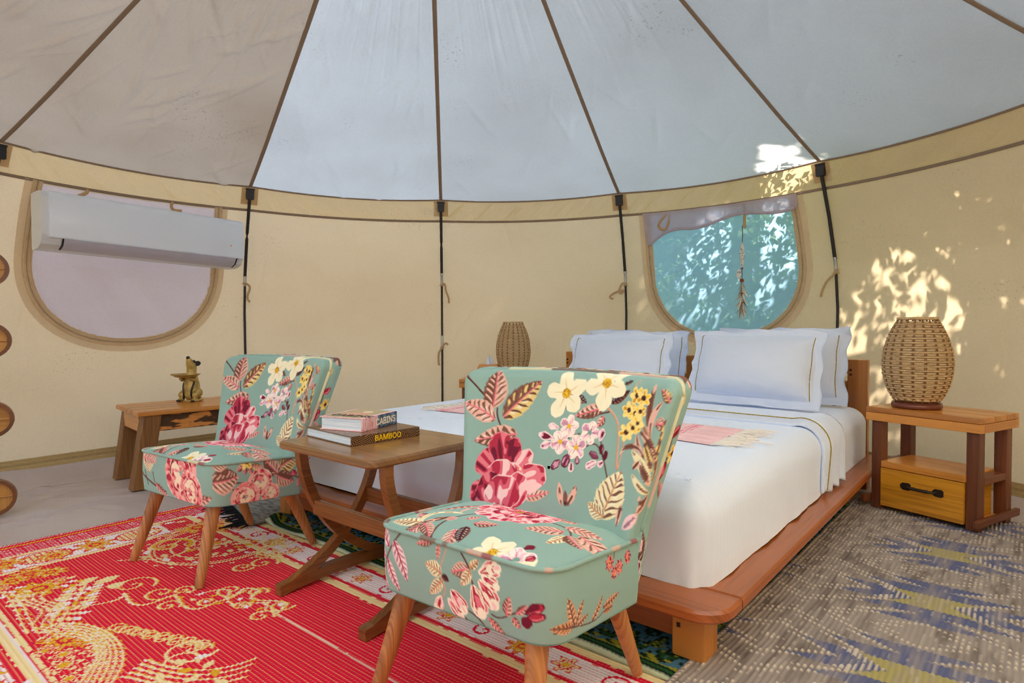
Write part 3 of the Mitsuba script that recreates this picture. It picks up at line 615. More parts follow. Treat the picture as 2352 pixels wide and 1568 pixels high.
def scales(K, cx, cy, s, line, cream, gold):
    k, a, b = K.local(cx, cy, 0, s * 1.2); r = np.hypot(a / 0.8, b) / s
    q = (np.hypot((a / 0.022 + 0.5 * (np.floor(b / 0.018) % 2)) % 1 - 0.5, (b / 0.018) % 1 - 0.1))
    K.set(k, (r < 1), cream); K.set(k, (r < 1) & (np.abs(q - 0.62) < 0.13), line); K.set(k, (r < 1) & (r > 0.9), line); K.set(k, (r < 0.5) & (np.abs(q) < 0.3), gold)
def spiral(K, cx, cy, s, col, d, w=0.005):
    t = np.linspace(0, 1, 34); a = d * 9.0 * t + 0.6; r = s * (1 - t) ** 0.9
    K.line(np.stack([cx + r * np.cos(a), cy + r * np.sin(a)], 1), w, col, w * 0.7)
def leaflet(K, cx, cy, ang, L, col):
    k, a, b = K.local(cx, cy, ang, L); t = np.clip(a / L + 0.5, 0, 1); K.set(k, (np.abs(a) < L / 2) & (np.abs(b) < 0.26 * L * np.sin(np.pi * t) ** 0.8), col)
red_mat()

# ------------------------------------------------------------------ green rug under the bed
def green_rug():
    u0, u1, v0, v1 = 0.045, 2.155, -0.105, 1.80; st = 0.0050
    u = np.arange(u0, u1, st); v = np.r_[np.arange(v0, 0.42, st), np.arange(0.42, v1, 0.02)]
    U, V = np.meshgrid(u, v, indexing='ij'); x, y = U.ravel(), V.ravel()
    dark, mid, blue, yel, white = lin(16, 44, 28), lin(34, 84, 44), lin(70, 122, 150), lin(148, 150, 48), lin(196, 208, 176)
    c = np.broadcast_to(dark, (len(x), 3)).copy()
    e = np.minimum(np.minimum(x - u0, u1 - x), np.minimum(y - v0, v1 - y)); c1 = np.floor(x / 0.0085); c2 = np.floor(y / 0.0085)
    xs, ys = c1 * 0.0085, c2 * 0.0085
    zig = np.abs(((xs / 0.085) % 1) - 0.5) * 0.17
    q = (ys - v0 - 0.085 + zig) % 0.105
    fld = e > 0.075
    c[fld & (q < 0.034)] = blue; c[fld & (q > 0.052) & (q < 0.075)] = mid
    tri_ = (np.abs(((xs / 0.085) % 1) - 0.5) * 0.17 < (0.07 - ((ys - v0) % 0.105)) * 0.8)
    c[fld & tri_ & (((c1 + c2) % 2) == 0)] = yel
    c[fld & (n2(c1 * 0.7, c2 * 0.7, 3) > 0.70)] = blue; c[fld & (n2(c1 * 0.9, c2 * 0.9, 5) > 0.74)] = dark
    side = (x > 1.94) & fld
    c[side & (n2(c1 * 0.5, c2 * 0.35, 7) > 0.48)] = yel
    c[(e < 0.008)] = white; c[(e > 0.008) & (e < 0.02)] = dark; c[(e > 0.02) & (e < 0.03)] = mid; c[(e > 0.036) & (e < 0.043)] = yel
    b = (e > 0.043) & (e < 0.075); c[b & ((np.floor((xs + ys) / 0.0255) % 2) == 0)] = yel; c[b & ((np.floor((xs - ys) / 0.034) % 3) == 0)] = blue
    z = 0.012 + 0.0016 * (((x / 0.0085) % 1) < 0.55) + 0.003 * f2(x * 4, y * 4, 2)
    z = z + 0.016 * np.exp(-((y - v0) / 0.09) ** 2) * np.clip(f2(x * 5, y * 2, 6) - 0.32, 0, 1) * 2.2
    z = z + np.where(x < 0.13, 0.03 * np.exp(-((x - 0.085) / 0.025) ** 2) * np.exp(-((y + 0.06) / 0.06) ** 2), 0)
    wav = 0.018 * (f2(x * 3.4, 0 * x, 11) - 0.5) * np.exp(-((y - v0) / 0.12) ** 2)
    z = np.where((x < u0 + st * 1.2) | (y < v0 + st * 1.2), z - 0.0045, z)
    P = bedw(x, y + wav, z)
    M, C = slab(P, len(u), len(v), 0.0085, c); put('green_rug', mikit.ply(M, 'vertex_paint', True, color=C)); labels['green_rug'] = {'label': 'dark green patterned rug with wavy pale edge under the bed', 'category': 'rug'}
green_rug()
# ------------------------------------------------------------------ grey kilim on the right and the small grey rug on the left
def kilim():
    u0, u1, v0, v1 = 1.925, 2.80, -0.30, 1.88; st = 0.0034
    u = np.arange(u0, u1, st); v = np.arange(v0, v1, st)
    U, V = np.meshgrid(u, v, indexing='ij'); x, y = U.ravel(), V.ravel()
    grey, beige, blue, yel, dark = lin(156, 146, 138), lin(206, 194, 178), lin(92, 98, 132), lin(164, 154, 98), lin(112, 102, 96)
    c = lerp(np.broadcast_to(grey, (len(x), 3)), dark, np.clip((f2(x * 60, y * 9, 3) - 0.42) * 2.6, 0, 1))
    xq = (np.floor(x / 0.0135) + 0.5) * 0.0135
    xj = xq + 0.010 * (n2(xq * 9, y * 20, 2) - 0.5) + 0.010 * (n2(x * 3, y * 3, 6) - .5)
    du = np.abs((xj - 2.35 + 0.31) % 0.62 - 0.31); dv = np.abs((y - 0.755 + 0.252) % 0.504 - 0.252)
    saw = (dv / 0.056) % 1; step = np.floor(dv / 0.056)
    F = du - (0.125 + 0.115 * saw - 0.060 * step)
    Fy = du - (0.045 + 0.070 * saw) + 9 * (step > 0)
    wash = np.clip((f2(x * 60, y * 9, 4) - 0.4) * 1.8, 0, 0.55)
    m = (F < 0.022) & (step < 3); c[m] = lerp(np.broadcast_to(blue, (m.sum(), 3)), grey, wash[m])
    m = Fy < 0; c[m] = lerp(np.broadcast_to(yel, (m.sum(), 3)), grey, wash[m] * .9)
    band = np.where(F > 0.030, (F - 0.030) / 0.125, np.where((Fy > 0) & (Fy < .05), (Fy - .002) / 0.2, 0.9)) % 1
    rib = (band < 0.20) & (np.abs((x / 0.0135) % 1 - 0.5) < 0.27) & (n2(xq * 300, y * 5, 8) > 0.18)
    cord_ = (np.abs((x / 0.0135) % 1 - 0.5) < 0.2) & (n2(xq * 300, y * 24, 3) > 0.70)
    c[cord_] = c[cord_] * 0.72 + beige * 0.28; c[rib] = c[rib] * 0.15 + beige * 0.85; rel = rib * 1.0 + 0.3 * cord_
    z = 0.019 + 0.0016 * np.sin(2 * np.pi * x / 0.0135 - 1.57) + 0.0024 * rel + 0.004 * f2(x * 3, y * 3, 1)
    z = np.where(x < u0 + st, z - 0.007, z)
    edge = (x < u0 + 0.014) & (x > u0 + 0.004); c[edge & ((y / 0.016) % 1 < 0.5)] = beige
    P = bedw(x + (0.024 * (y + 0.1) / 1.9) + 0.006 * (n2(0 * x, y * 9, 4) - .5), y, z)
    M, C = slab(P, len(u), len(v), 0.0145, c); put('grey_kilim', mikit.ply(M, 'vertex_paint', True, color=C)); labels['grey_kilim'] = {'label': 'grey flat-woven rug with jagged blue and yellow bands right of the bed', 'category': 'rug'}
kilim()
def small_rug():
    u = np.linspace(-0.40, 0.07, 130); v = np.linspace(-0.17, 0.75, 180)
    U, V = np.meshgrid(u, v, indexing='ij'); x, y = U.ravel(), V.ravel()
    sh = x + 0.45 * 0 + np.where(y < -0.02, (y + 0.02) * -0.9 * (0.07 - x) / 0.47 * -1, 0)
    yy = np.maximum(y, -0.055 - 0.115 * (x + 0.40) / 0.47)
    c = lerp(np.broadcast_to(lin(140, 140, 136), (len(x), 3)), lin(86, 88, 90), np.clip((f2(x * 30, y * 110, 3) - 0.38) * 2.6, 0, 1))
    z = 0.019 + 0.002 * np.sin(y / 0.006 * 6.28 / 2) * n2(x * 30, y * 10, 1) + 0.006 * f2(x * 5, y * 5, 2)
    m, c = slab(bedw(x, yy, z), 130, 180, 0.0145, c)
    k = thing('small_grey_rug', 'small grey rug with black fringe behind the left chair', 'rug')
    part(k, 'weave', m, 'vertex_paint', True, color=c)
    rs = R2(8); fr = []
    for t in np.linspace(0.0, 1.0, 46):
        a = np.array([-0.40 + 0.47 * t, -0.055 - 0.115 * t]); d = np.array([-0.3 + rs.normal(0, 0.5), -1.0 + rs.normal(0, 0.2)]); l = rs.uniform(0.045, 0.085)
        p = [a, a + d * l * 0.5 + rs.normal(0, 0.008, 2), a + d * l + rs.normal(0, 0.015, 2)]
        fr.append(tube(spline(bedw([q[0] for q in p], [q[1] for q in p], [0.020, 0.017, 0.0135]), 6), np.linspace(0.0045, 0.002, 6), 5))
    matte('fringe_black', lin(22, 24, 30), 0.9)
    part(k, 'fringe', cat(fr), 'fringe_black', True, kind='stuff')
small_rug()
# ------------------------------------------------------------------ the floral print
TEAL = lin(140, 174, 166)
C_BR, C_DK, C_PK, C_CR, C_YE, C_GO = lin(124, 82, 70), lin(70, 32, 36), lin(226, 180, 164), lin(238, 226, 184), lin(224, 198, 128), lin(232, 188, 48)
C_CRIM, C_WINE, C_ROSE, C_BLUSH, C_MAUVE, C_TAN = lin(176, 44, 70), lin(112, 22, 48), lin(226, 120, 136), lin(246, 204, 206), lin(206, 150, 176), lin(198, 142, 104)
LEAFCOL = {'b': (C_BR, C_PK, lin(104, 62, 52), C_ROSE), 'p': (C_PK, C_PK, C_BR, C_ROSE), 'y': (C_BR, C_YE, lin(112, 70, 56), C_ROSE), 'c': (C_CR, C_CR, C_BR, C_TAN), 'd': (C_DK, C_BR, C_DK, C_DK), 'm': (lin(238, 200, 206), lin(238, 200, 206), C_MAUVE * 0.55, C_CRIM), 'o': (lin(214, 158, 116), lin(214, 158, 116), C_BR * 0.8, C_BR), 't': (C_TAN, C_CR, C_BR, C_BR), 'r': (C_CRIM, C_ROSE, C_WINE, C_WINE)}
def streak(a, b, s, seed): return meshkit.noise(np.stack([a * s, b * s * 3.2, 0 * a + seed], -1), seed)
def m_leaf(K, P, w, kind, i=0):
    (x0, y0), (x1, y1) = P[0], P[-1]; L = math.hypot(x1 - x0, y1 - y0); ang = math.atan2(y1 - y0, x1 - x0)
    k, a, b = K.local((x0 + x1) / 2, (y0 + y1) / 2, ang, L * 0.5 + w)
    t = a / L + 0.5; c1, c2, dk, vein = LEAFCOL[kind]
    bend = 0.10 * L * ((i * 37 % 11) / 5 - 1); bb = b - bend * (t - t * t) * 2
    ok = (t > 0) & (t < 1); tc = np.clip(t, 0, 1)
    half = 0.5 * w * np.sin(np.pi * tc ** 0.85) ** 0.72 * (1 - 0.22 * tc) + 1e-6
    q = np.abs(bb); side = bb > 0; qn = q / half
    pitch = max(L / 6.5, 0.0085); wob = 0.5 * (meshkit.noise(np.stack([a * 60, b * 60, 0 * a + i], -1), i) - 0.5)
    ph = ((tc * L - 0.8 * q) / pitch + wob) % 1
    m = ok & (q < half * (1 + 0.13 * (ph - 0.6)))
    col = np.where(side[:, None], c1, c2)
    lens = np.clip(1 - np.abs(2 * qn - 0.9) ** 1.6, 0, 1)
    flame = ph < 0.50 * lens * (0.6 + 0.8 * streak(a, b, 25, i + 3))
    dark = flame & (~side) if kind in 'bypcmo' else flame
    col = np.where(dark[:, None], C_BR if kind in 'bp' else dk, col)
    col = np.where((flame & side & (ph < 0.30))[:, None], dk, col)
    lite = (ph > 0.62) & (qn > 0.22) & (qn < 0.80) & (streak(a, b, 30, i + 5) > 0.42)
    col = np.where((lite & side)[:, None], c2 if kind in 'by' else lerp(np.asarray(c1), np.ones(3), np.full(len(k), .35)), col)
    col = np.where((lite & ~side & (qn < .55))[:, None], lerp(np.asarray(c2), np.array([1, .97, .9]), np.full(len(k), .45)), col)
    col = np.where((q < 0.0013 + 0.0011 * (1 - tc))[:, None], vein, col)
    K.set(k, m, col[m])
def m_blade(K, P, w, kind, i=0):
    C = curve(P, 18); m = (C.min(0) + C.max(0)) / 2; r = (C.max(0) - C.min(0)).max() / 2 + w
    k = K.near(*m, r); d, a = seg_dist(K.x[k], K.y[k], C); L = np.hypot(*np.diff(C, axis=0).T).sum(); t = a / L
    h = 0.5 * w * np.sin(np.pi * np.clip(t * 0.94 + 0.03, 0, 1)) ** 0.7; c1, c2, dk, vein = LEAFCOL[kind]
    n = streak(a, d, 60, i + 9); col = np.where((n > 0.5)[:, None], c1, c2); col = np.where((d < h * 0.35)[:, None] & (n > 0.36)[:, None], dk, col)
    m = d < h; K.set(k, m, col[m])
def m_stem(K, P, w, kind, i=0):
    c = {'k': C_DK, 't': C_TAN, 'b': C_BR}[kind]; K.line(curve(P, 20), w * 0.75, c); K.line(curve(np.asarray(P) + [0.0012, 0.001], 20), w * 0.3, C_BR if kind == 'k' else C_PK)
def petal(K, cx, cy, ang, L, w, base, dark, light, i, edge=None, fr=1.0):
    """One petal from its base (cx, cy) along ang."""
    k, a, b = K.local(cx + 0.5 * L * math.cos(ang), cy + 0.5 * L * math.sin(ang), ang, 0.62 * max(L, w) + 0.004)
    t = a / L + 0.5; tc = np.clip(t, 0, 1); half = 0.5 * w * np.sin(np.pi * (0.06 + 0.90 * tc) ** 1.25) ** 0.6
    half = half * (1 + 0.10 * np.sin(9 * tc + i))
    m = (t > 0) & (t < 1) & (np.abs(b) < half)
    if not m.any(): return
    n = meshkit.noise(np.stack([a * 45 * fr, b * 210 * fr * (1 - 0.3 * tc), 0 * a + i], -1), i)
    col = np.where((n > 0.63 - 0.0 * tc)[:, None], dark, np.broadcast_to(base, (len(k), 3))); col = np.where((n < 0.30 + 0.12 * tc)[:, None], light, col)
    rim = ((np.abs(b) > half - 0.0026) | (t > 1 - 0.0035 / L)) & ((n2(a * 40 + i, b * 40, 6) > 0.42) | (t > 0.9) | (fr == 1.0))
    col = np.where(rim[:, None], edge if edge is not None else light, col)
    K.set(k, m, col[m])
def m_peony(K, P, w, v, i=0):
    cx, cy = P[0]; R = w
    dk = (C_CRIM, C_WINE, C_ROSE); pk = (C_ROSE, C_CRIM, C_BLUSH)
    if v == 0:
        for j, (dx, dy, an, L, W, c) in enumerate([(-.25, .05, 2.55, .85, .85, dk), (-.15, .2, 1.95, 1.0, .7, dk), (.0, .2, 1.45, .85, .55, dk), (.2, .1, .95, .8, .55, pk), (.3, -.1, .35, 1.0, .75, pk), (-.3, -.4, 3.3, .75, .7, dk), (-.2, -.5, 3.9, .7, .7, dk), (.1, -.1, 1.2, .5, .6, pk)]):
            petal(K, cx + dx * R, cy + dy * R, an, L * R, W * R, *c, i + j, C_BLUSH if c is pk else c[2], 0.55)
        rs = R2(i + 1)
        for j in range(26):
            s = 1 if j % 2 else -1; q = rs.uniform(0, 1); x, y = cx + R * (-.48 + .05 * rs.normal() + .1 * q if s < 0 else .42 + .04 * rs.normal()), cy + R * (-.7 + 1.0 * q if s < 0 else -.45 + .75 * q)
            k, a, b = K.local(x, y, 0, .0042); K.set(k, np.hypot(a, b) < .0028 + .001 * q, C_GO if j % 3 else C_CR)
        for j, (dx, dy, an, L, W) in enumerate([(-.05, -.85, 1.72, 1.30, 1.10), (-.16, -.88, 2.05, 1.05, .85), (.2, -.85, 1.30, 1.05, .8), (.0, -.9, 1.6, .95, 1.15)]):
            petal(K, cx + dx * R, cy + dy * R, an, L * R, W * R, *((C_CRIM, C_WINE, C_ROSE) if j == 1 else (lin(214, 96, 118), C_CRIM, C_BLUSH)), i + 20 + j, C_BLUSH if j != 1 else C_ROSE, 0.55)
    else:
        for r, nn, c in ((1.0, 9, pk), (.8, 8, (C_BLUSH, C_ROSE, C_BLUSH)), (.62, 7, dk), (.45, 6, pk), (.3, 5, dk)):
            for j in range(nn):
                an = 2 * np.pi * j / nn + r * 5; petal(K, cx + .2 * r * R * math.cos(an), cy + .2 * r * R * math.sin(an), an, r * R * .8, r * R * .75, *c, i + j)
        k, a, b = K.local(cx, cy, 0, .02); q = np.hypot(a, b); K.set(k, q < .011, C_WINE); K.set(k, (q < .009) & (n2(a * 500, b * 500, 2) > .45), C_GO)
def m_rose(K, P, w, v, i=0):
    cx, cy = P[0]; R = w; rose = lin(232, 130, 134); wine, cr = C_CRIM, lin(248, 226, 200)
    for r, nn, c in ((1.0, 6, (rose, wine, lin(244, 176, 172))), (.74, 5, (wine, C_WINE, rose)), (.62, 5, (rose, wine, cr)), (.42, 4, (cr, rose, cr)), (.24, 3, (wine, rose, cr))):
        for j in range(nn):
            an = 2 * np.pi * j / nn + r * 7 + v; petal(K, cx + .28 * r * R * math.cos(an), cy + .28 * r * R * math.sin(an), an, r * R * .78, r * R * 1.15, *c, i + 3 * j, cr if (j + v) % 3 == 0 else c[2], 0.45)
def m_white(K, P, w, v, i=0):
    cx, cy = P[0]; R = w; cr, sh = lin(244, 238, 208), lin(226, 206, 160)
    for j in range(5):
        an = v + 2 * np.pi * j / 5; petal(K, cx, cy, an, R * (.98 + .14 * math.sin(3 * j)), R * .66, cr, cr * .9 + sh * .1, cr, i + j, cr)
        K.line([(cx + .2 * R * math.cos(an), cy + .2 * R * math.sin(an)), (cx + .6 * R * math.cos(an + .12), cy + .6 * R * math.sin(an + .12))], .0022, sh, .0005)
        K.line([(cx, cy), (cx + .33 * R * math.cos(an + .6), cy + .33 * R * math.sin(an + .6))], .0016, C_DK, .0006)
    k, a, b = K.local(cx, cy, 0, R * .3); q = np.hypot(a, b) / R; K.set(k, (q < .2) , C_GO); K.set(k, (q < .2) & (n2(a * 700, b * 700, i) > .62), lin(150, 96, 30))
def m_pink(K, P, w, v, i=0):
    cx, cy = P[0]; R = w; pk, wh = lin(238, 186, 206), lin(250, 236, 226)
    for j in range(5):
        an = v + 2 * np.pi * j / 5; petal(K, cx, cy, an, R, R * .82, pk, wh if j % 2 else C_MAUVE, wh, i + j, wh)
        K.line([(cx, cy), (cx + .6 * R * math.cos(an), cy + .6 * R * math.sin(an))], .0011, C_WINE, .0003)
    k, a, b = K.local(cx, cy, 0, R * .3); q = np.hypot(a, b) / R; K.set(k, q < .20, C_GO if i % 4 else lin(120, 160, 150))
def m_bud(K, P, w, kind, i=0):
    (x0, y0), (x1, y1) = P; L = math.hypot(x1 - x0, y1 - y0); an = math.atan2(y1 - y0, x1 - x0)
    c = {'p': (lin(226, 164, 190), C_WINE, lin(250, 226, 226)), 'd': (lin(132, 60, 92), C_WINE * .7, C_MAUVE), 'r': (C_CRIM, C_WINE, C_ROSE)}[kind]
    petal(K, x0, y0, an, L, w, *c, i, c[1] if kind != 'p' else c[2])
def m_gold(K, P, w, v, i=0):
    cx, cy = P[0]; R = w
    for j in range(6): an = v + 2 * np.pi * j / 6; petal(K, cx, cy, an, R, R * .6, lin(236, 196, 62), lin(206, 152, 40), lin(248, 224, 140), i + j)
    k, a, b = K.local(cx, cy, 0, R * .4); q = np.hypot(a, b) / R; K.set(k, q < .24 + .12 * n2(a * 600, b * 600, i), C_DK)
def m_mag(K, P, w, v, i=0):
    (x0, y0), (x1, y1) = P; L = math.hypot(x1 - x0, y1 - y0); an = math.atan2(y1 - y0, x1 - x0)
    base = (C_ROSE, C_CRIM, C_BLUSH) if v == 0 else (C_CRIM, C_ROSE, lin(246, 236, 214))
    for j, (da, l) in enumerate(((.22, .9), (-.22, .92), (0, 1.0))): petal(K, x0, y0, an + da, L * l, w * .55, *base, i + j, lin(250, 240, 222) if j else base[2])
    petal(K, x1 - .35 * (x1 - x0), y1 - .35 * (y1 - y0), an - .1, L * .36, w * .5, lin(248, 242, 220), C_BLUSH, lin(248, 242, 220), i + 7)
def m_dot(K, P, w, v, i=0):
    cx, cy = P[0]; k, a, b = K.local(cx, cy, 0, w * 1.2); r = np.hypot(a, b) / w; th = np.arctan2(b, a); R = .85 + .15 * np.cos(7 * th)
    K.set(k, r < R, C_ROSE * .8 + C_TAN * .3); K.set(k, (r < R) & (n2(a * 330, b * 330, i) > .55), C_WINE); K.set(k, (r < .4) & (n2(a * 400, b * 400, i + 1) > .6), C_GO)
MOT = dict(leaf=m_leaf, blade=m_blade, stem=m_stem, peony=m_peony, rose=m_rose, white=m_white, pink=m_pink, bud=m_bud, gold=m_gold, mag=m_mag, dot=m_dot)
GROW = dict(leaf=1.28, blade=1.15, stem=1.0, peony=1.18, rose=1.05, white=1.0, pink=1.05, bud=1.2, gold=1.05, mag=1.45, dot=1.1)
def draw(x, y, motifs, seed=0, st=0.002, wscale=1.0):
    """The print at the cloth points (x, y), averaged over four points a half step apart."""
    order = {'stem': 0, 'blade': 1, 'leaf': 1}; c = 0
    for dx, dy in ((-.27, -.13), (.13, -.27), (.27, .13), (-.13, .27)):
        K = Ink(x + dx * st * 1.1, y + dy * st * 1.1, TEAL); K.c = K.c * (0.97 + 0.06 * f2(x * 14, y * 14, seed))[:, None]
        for i, (kind, P, w, v) in sorted(enumerate(motifs), key=lambda r: order.get(r[1][0], 2)): MOT[kind](K, P, w * wscale * GROW[kind], v, i + seed)
        c = c + K.c / 4
    return c
BACK = [ ('stem', [(-0.312, 0.717), (-0.268, 0.685), (-0.206, 0.633)], 0.0035, 'k'), ('stem', [(-0.19, 0.629), (-0.173, 0.59), (-0.153, 0.56), (-0.149, 0.524)], 0.0032, 'k'), ('leaf', [(-0.204, 0.628), (-0.213, 0.737)], 0.0643, 'b'), ('leaf', [(-0.167, 0.607), (-0.066, 0.706)], 0.0617, 'y'), ('leaf', [(-0.19, 0.599), (-0.299, 0.638)], 0.0456, 'p'), ('leaf', [(-0.114, 0.569), (-0.241, 0.541)], 0.0483, 'b'), ('peony', [(-0.123, 0.461)], 0.0804, 0), ('leaf', [(-0.064, 0.423), (0.014, 0.445)], 0.0228, 'p'), ('stem', [(0.011, 0.726), (0.019, 0.709)], 0.0024, 'k'), ('stem', [(0.106, 0.681), (0.139, 0.654), (0.168, 0.63), (0.18, 0.599), (0.19, 0.522)], 0.0035, 't'), ('stem', [(0.104, 0.632), (0.122, 0.639), (0.144, 0.645)], 0.0029, 'k'), ('leaf', [(0.128, 0.655), (0.049, 0.627)], 0.0295, 'b'), ('leaf', [(0.132, 0.634), (0.117, 0.607)], 0.0188, 'b'), ('leaf', [(0.147, 0.665), (0.194, 0.699)], 0.0188, 'd'), ('leaf', [(0.021, 0.66), (0.012, 0.639)], 0.0134, 'd'), ('leaf', [(0.048, 0.677), (0.078, 0.661)], 0.0161, 'd'), ('white', [(0.014, 0.68)], 0.063, 0.5), ('white', [(0.126, 0.712)], 0.0643, 0.9), ('leaf', [(0.176, 0.713), (0.198, 0.724)], 0.0094, 'd'), ('stem', [(0.057, 0.586), (0.092, 0.559), (0.116, 0.569), (0.147, 0.542), (0.168, 0.499)], 0.0027, 'k'), ('stem', [(0.147, 0.542), (0.133, 0.58)], 0.0019, 'k'), ('stem', [(0.031, 0.569), (0.072, 0.588)], 0.0021, 'k'), ('pink', [(0.038, 0.602)], 0.0268, 0.2), ('pink', [(0.02, 0.563)], 0.0282, 1.0), ('pink', [(0.068, 0.555)], 0.0282, 0.5), ('pink', [(0.1, 0.593)], 0.0268, 0.0), ('bud', [(0.009, 0.595), (-0.023, 0.599)], 0.0134, 'p'), ('bud', [(-0.002, 0.569), (-0.048, 0.575)], 0.0161, 'p'), ('bud', [(-0.006, 0.558), (-0.036, 0.545)], 0.0161, 'p'), ('bud', [(0.029, 0.521), (0.007, 0.498)], 0.0161, 'd'), ('bud', [(0.05, 0.537), (0.04, 0.506)], 0.0201, 'd'), ('bud', [(0.062, 0.52), (0.064, 0.498)], 0.0134, 'p'), ('bud', [(0.075, 0.536), (0.079, 0.517)], 0.0107, 'd'), ('bud', [(0.132, 0.577), (0.135, 0.606)], 0.0147, 'p'), ('bud', [(0.139, 0.548), (0.139, 0.571)], 0.0121, 'd'), ('bud', [(0.135, 0.538), (0.108, 0.549)], 0.0134, 'd'), ('bud', [(0.152, 0.536), (0.154, 0.558)], 0.0107, 'd'), ('bud', [(0.131, 0.531), (0.104, 0.514)], 0.0161, 'p'), ('bud', [(0.15, 0.533), (0.136, 0.522)], 0.0134, 'p'), ('stem', [(0.221, 0.728), (0.208, 0.711), (0.206, 0.673)], 0.0019, 't'), ('stem', [(0.197, 0.584), (0.195, 0.55), (0.191, 0.523)], 0.0021, 't'), ('gold', [(0.216, 0.688)], 0.0201, 0), ('gold', [(0.234, 0.684)], 0.0201, 0.4), ('gold', [(0.2, 0.654)], 0.0201, 0.8), ('gold', [(0.217, 0.648)], 0.0188, 0.2), ('gold', [(0.23, 0.654)], 0.0161, 0.6), ('gold', [(0.226, 0.626)], 0.0188, 1.0), ('gold', [(0.2, 0.605)], 0.0201, 0.3), ('gold', [(0.216, 0.616)], 0.0161, 0.3), ('blade', [(0.264, 0.717), (0.254, 0.667), (0.266, 0.603)], 0.0147, 'b'), ('blade', [(0.287, 0.68), (0.265, 0.643), (0.266, 0.603)], 0.0134, 'p'), ('blade', [(0.236, 0.636), (0.262, 0.598), (0.294, 0.545), (0.293, 0.506)], 0.0134, 't'), ('blade', [(0.238, 0.61), (0.26, 0.593), (0.291, 0.553)], 0.0161, 'b'), ('blade', [(0.23, 0.605), (0.24, 0.576), (0.26, 0.558)], 0.0121, 'b'), ('blade', [(0.192, 0.556), (0.212, 0.575), (0.235, 0.575), (0.257, 0.551)], 0.0107, 'b'), ('blade', [(0.224, 0.566), (0.25, 0.544), (0.286, 0.505)], 0.0214, 'c'), ('blade', [(0.252, 0.589), (0.264, 0.567), (0.284, 0.531)], 0.0147, 'y'), ('blade', [(0.248, 0.541), (0.266, 0.522), (0.287, 0.497)], 0.0161, 'b'), ('blade', [(0.232, 0.518), (0.252, 0.498), (0.289, 0.482)], 0.0147, 'c'), ('blade', [(0.245, 0.547), (0.232, 0.53)], 0.0134, 'b'), ('blade', [(0.302, 0.642), (0.295, 0.597), (0.294, 0.532)], 0.0102, 'y'), ('leaf', [(0.3, 0.635), (0.273, 0.632)], 0.0255, 'b'), ('leaf', [(0.308, 0.68), (0.279, 0.708)], 0.0214, 'y'), ('blade', [(0.037, 0.47), (0.044, 0.447), (0.054, 0.421)], 0.0147, 'p'), ('blade', [(0.085, 0.47), (0.08, 0.446), (0.068, 0.423)], 0.0161, 'b'), ('blade', [(0.058, 0.454), (0.062, 0.436), (0.064, 0.422)], 0.0107, 'd'), ('leaf', [(0.167, 0.413), (0.203, 0.52)], 0.067, 'c'), ('leaf', [(0.174, 0.418), (0.126, 0.44)], 0.0295, 'c'), ('blade', [(0.216, 0.452), (0.213, 0.432), (0.21, 0.407)], 0.0121, 'b'), ('blade', [(0.261, 0.438), (0.245, 0.422), (0.228, 0.406)], 0.0241, 'm'), ('blade', [(0.284, 0.479), (0.274, 0.457), (0.255, 0.437)], 0.0161, 'p'), ('blade', [(0.261, 0.476), (0.266, 0.462), (0.281, 0.473)], 0.008, 'b'),
]
